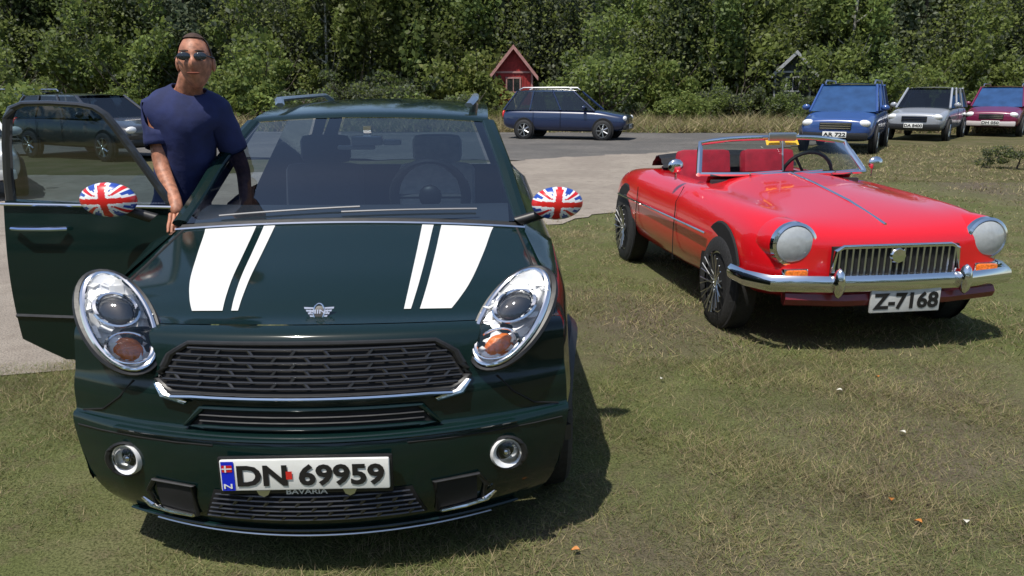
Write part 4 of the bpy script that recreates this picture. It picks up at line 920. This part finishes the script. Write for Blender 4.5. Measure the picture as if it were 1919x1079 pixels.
    def hfn(a, b):
        th = 2 * math.pi * a; ph = math.pi * b; v = Vector((math.sin(ph) * math.cos(th), -math.cos(ph) * 0 + math.sin(ph) * math.sin(th), math.cos(ph)))
        x, y, z = v.x * .073, v.y * .095, v.z * .120
        if z < -.02: t = (-.02 - z) / .10; x *= 1 - .28 * t; y *= 1 - .12 * t
        f = max(0, -v.y)
        if f > .3:
            y -= .020 * math.exp(-((x / .014) ** 2 + ((z + .022) / .026) ** 2))            # nose
            y += .010 * (math.exp(-(((x - .032) / .018) ** 2 + ((z - .012) / .014) ** 2)) + math.exp(-(((x + .032) / .018) ** 2 + ((z - .012) / .014) ** 2)))   # sockets
            y -= .006 * math.exp(-((x / .028) ** 2 + ((z + .062) / .010) ** 2)) - .006 * math.exp(-((x / .03) ** 2 + ((z + .064) / .003) ** 2))     # lips
            y -= .008 * math.exp(-((x / .026) ** 2 + ((z + .10) / .018) ** 2))             # chin
        return hc + yaw @ Vector((x, y, z))
    hd.grid(hfn, 56, 44)
    for s in (-1, 1): hd.ell(hc + yaw @ Vector((s * .075, .008, -.008)), (.012, .022, .034), 12, 8, yaw)
    hm = hd.mesh('h', SKIN); bm.from_mesh(hm)
    bm.normal_update(); body = bpy.data.meshes.new('body'); bm.to_mesh(body); bm.free()
    body.materials.clear(); body.materials.append(SKIN); body.polygons.foreach_set('material_index', [0] * len(body.polygons)); body.polygons.foreach_set('use_smooth', [True] * len(body.polygons))
    bo = bpy.data.objects.new('body', body); C.objects.link(bo); bo.parent = root
    P_ = {j[0]: j[1] for j in J}
    def seg(p, a, b):
        ab = P_[b] - P_[a]; t = max(0, min(1, (p - P_[a]).dot(ab) / ab.dot(ab))); return (p - (P_[a] + ab * t)).length, t
    segs = [(a, b) for a, b in E_]
    def region(p):
        best = min(((seg(p, a, b)[0] / lerp(J[idx[a]][2], J[idx[b]][2], seg(p, a, b)[1])), a, b, seg(p, a, b)[1]) for a, b in segs); return best[1], best[2], best[3]
    def cloth(name, m, test, off):
        bm = bmesh.new(); bm.from_mesh(me); bm.normal_update()
        bmesh.ops.delete(bm, geom=[f for f in bm.faces if not test(*region(f.calc_center_median()))], context='FACES'); bm.normal_update()
        for v in bm.verts: v.co += v.normal * (off + (.005 if name == 't_shirt' else 0) + .004 * math.sin(v.co.x * 60 + v.co.z * 45) * math.sin(v.co.z * 38))
        r = bpy.data.meshes.new(name); bm.to_mesh(r); bm.free(); r.materials.clear(); r.materials.append(m)
        r.polygons.foreach_set('material_index', [0] * len(r.polygons)); r.polygons.foreach_set('use_smooth', [True] * len(r.polygons))
        ob = bpy.data.objects.new(name, r); C.objects.link(ob); ob.parent = root
        so = ob.modifiers.new('t', 'SOLIDIFY'); so.thickness = .006; so.offset = 1
    cloth('t_shirt', SHIRT, lambda a, b, t: (a, b) in (('belly', 'waist'), ('waist', 'chest'), ('chest', 'uchest'), ('uchest', 'lsh'), ('uchest', 'rsh')) or (a, b) == ('hip', 'belly') and t > .2 or (a, b) == ('uchest', 'neck0') and t < .6 or b in ('lel', 'rel') and t < .6, .012)
    cloth('trousers', JEANS, lambda a, b, t: b in ('llh', 'rlh', 'lkn', 'rkn') or a == 'hip' and t <= .4 or b in ('lan', 'ran'), .010)
    q = MB(); q.grid(lambda a, b: hc + yaw @ ((yaw.inverted() @ (hfn(a, b * .5) - hc)) * 1.065), 40, 14, skip=lambda a, b: (math.sin(2 * math.pi * a) < -.25 and b > .42) or b > .93); q.build('hair', HAIR, root)
    LIP = mat('lips', (.20, .07, .05), .9, noise=.1, spec=.1); BROW = HAIR
    q = MB(); q.tube([hc + yaw @ Vector((x, -.092 - .004 + .9 * x * x, -.060 + 1.5 * x * x)) for x in (-.026, -.014, 0, .014, .026)], [.003, .0055, .006, .0055, .003], 6); q.build('mouth', LIP, root)
    for s in (-1, 1):
        q = MB(); q.tube([hc + yaw @ Vector((s * x, -.094 + .3 * (x - .03), .036 - 2 * (x - .034) ** 2)) for x in (.014, .026, .038, .052)], [.003, .005, .005, .003], 6); q.build('eyebrow', BROW, root)
    for s in (-1, 1):
        q = MB(); q.ell(hc + yaw @ Vector((s * .034, -.098, .012)), (.028, .006, .019), 14, 8, yaw); q.build('sunglasses_lens', WINDK, root)
        q = MB(); q.tube([hc + yaw @ Vector((s * .06, -.088, .016)), hc + yaw @ Vector((s * .084, -.02, .014))], .003, 5); q.build('sunglasses_arm', BLACKPL, root)
    for (f, a) in (('lft', 'lan'), ('rft', 'ran')):
        c_ = P_[f].lerp(P_[a], .45); q = MB(); q.ell((c_.x, c_.y, .045), (.05, .14, .048), 14, 10); q.build('shoe', BLACKPL, root)
make_man()
byl = {}
for ob in C.objects:
    if ob.get('label') and ob.get('group') and ob.parent is None: byl.setdefault(ob['label'], []).append(ob)
for lb, obs in byl.items():
    if 2 <= len(obs) <= 3:
        for ob, wd in zip(sorted(obs, key=lambda o: o.location.x / o.location.y), ('left one', 'right one') if len(obs) == 2 else ('left one', 'middle one', 'right one')): ob['label'] = lb + ', ' + wd
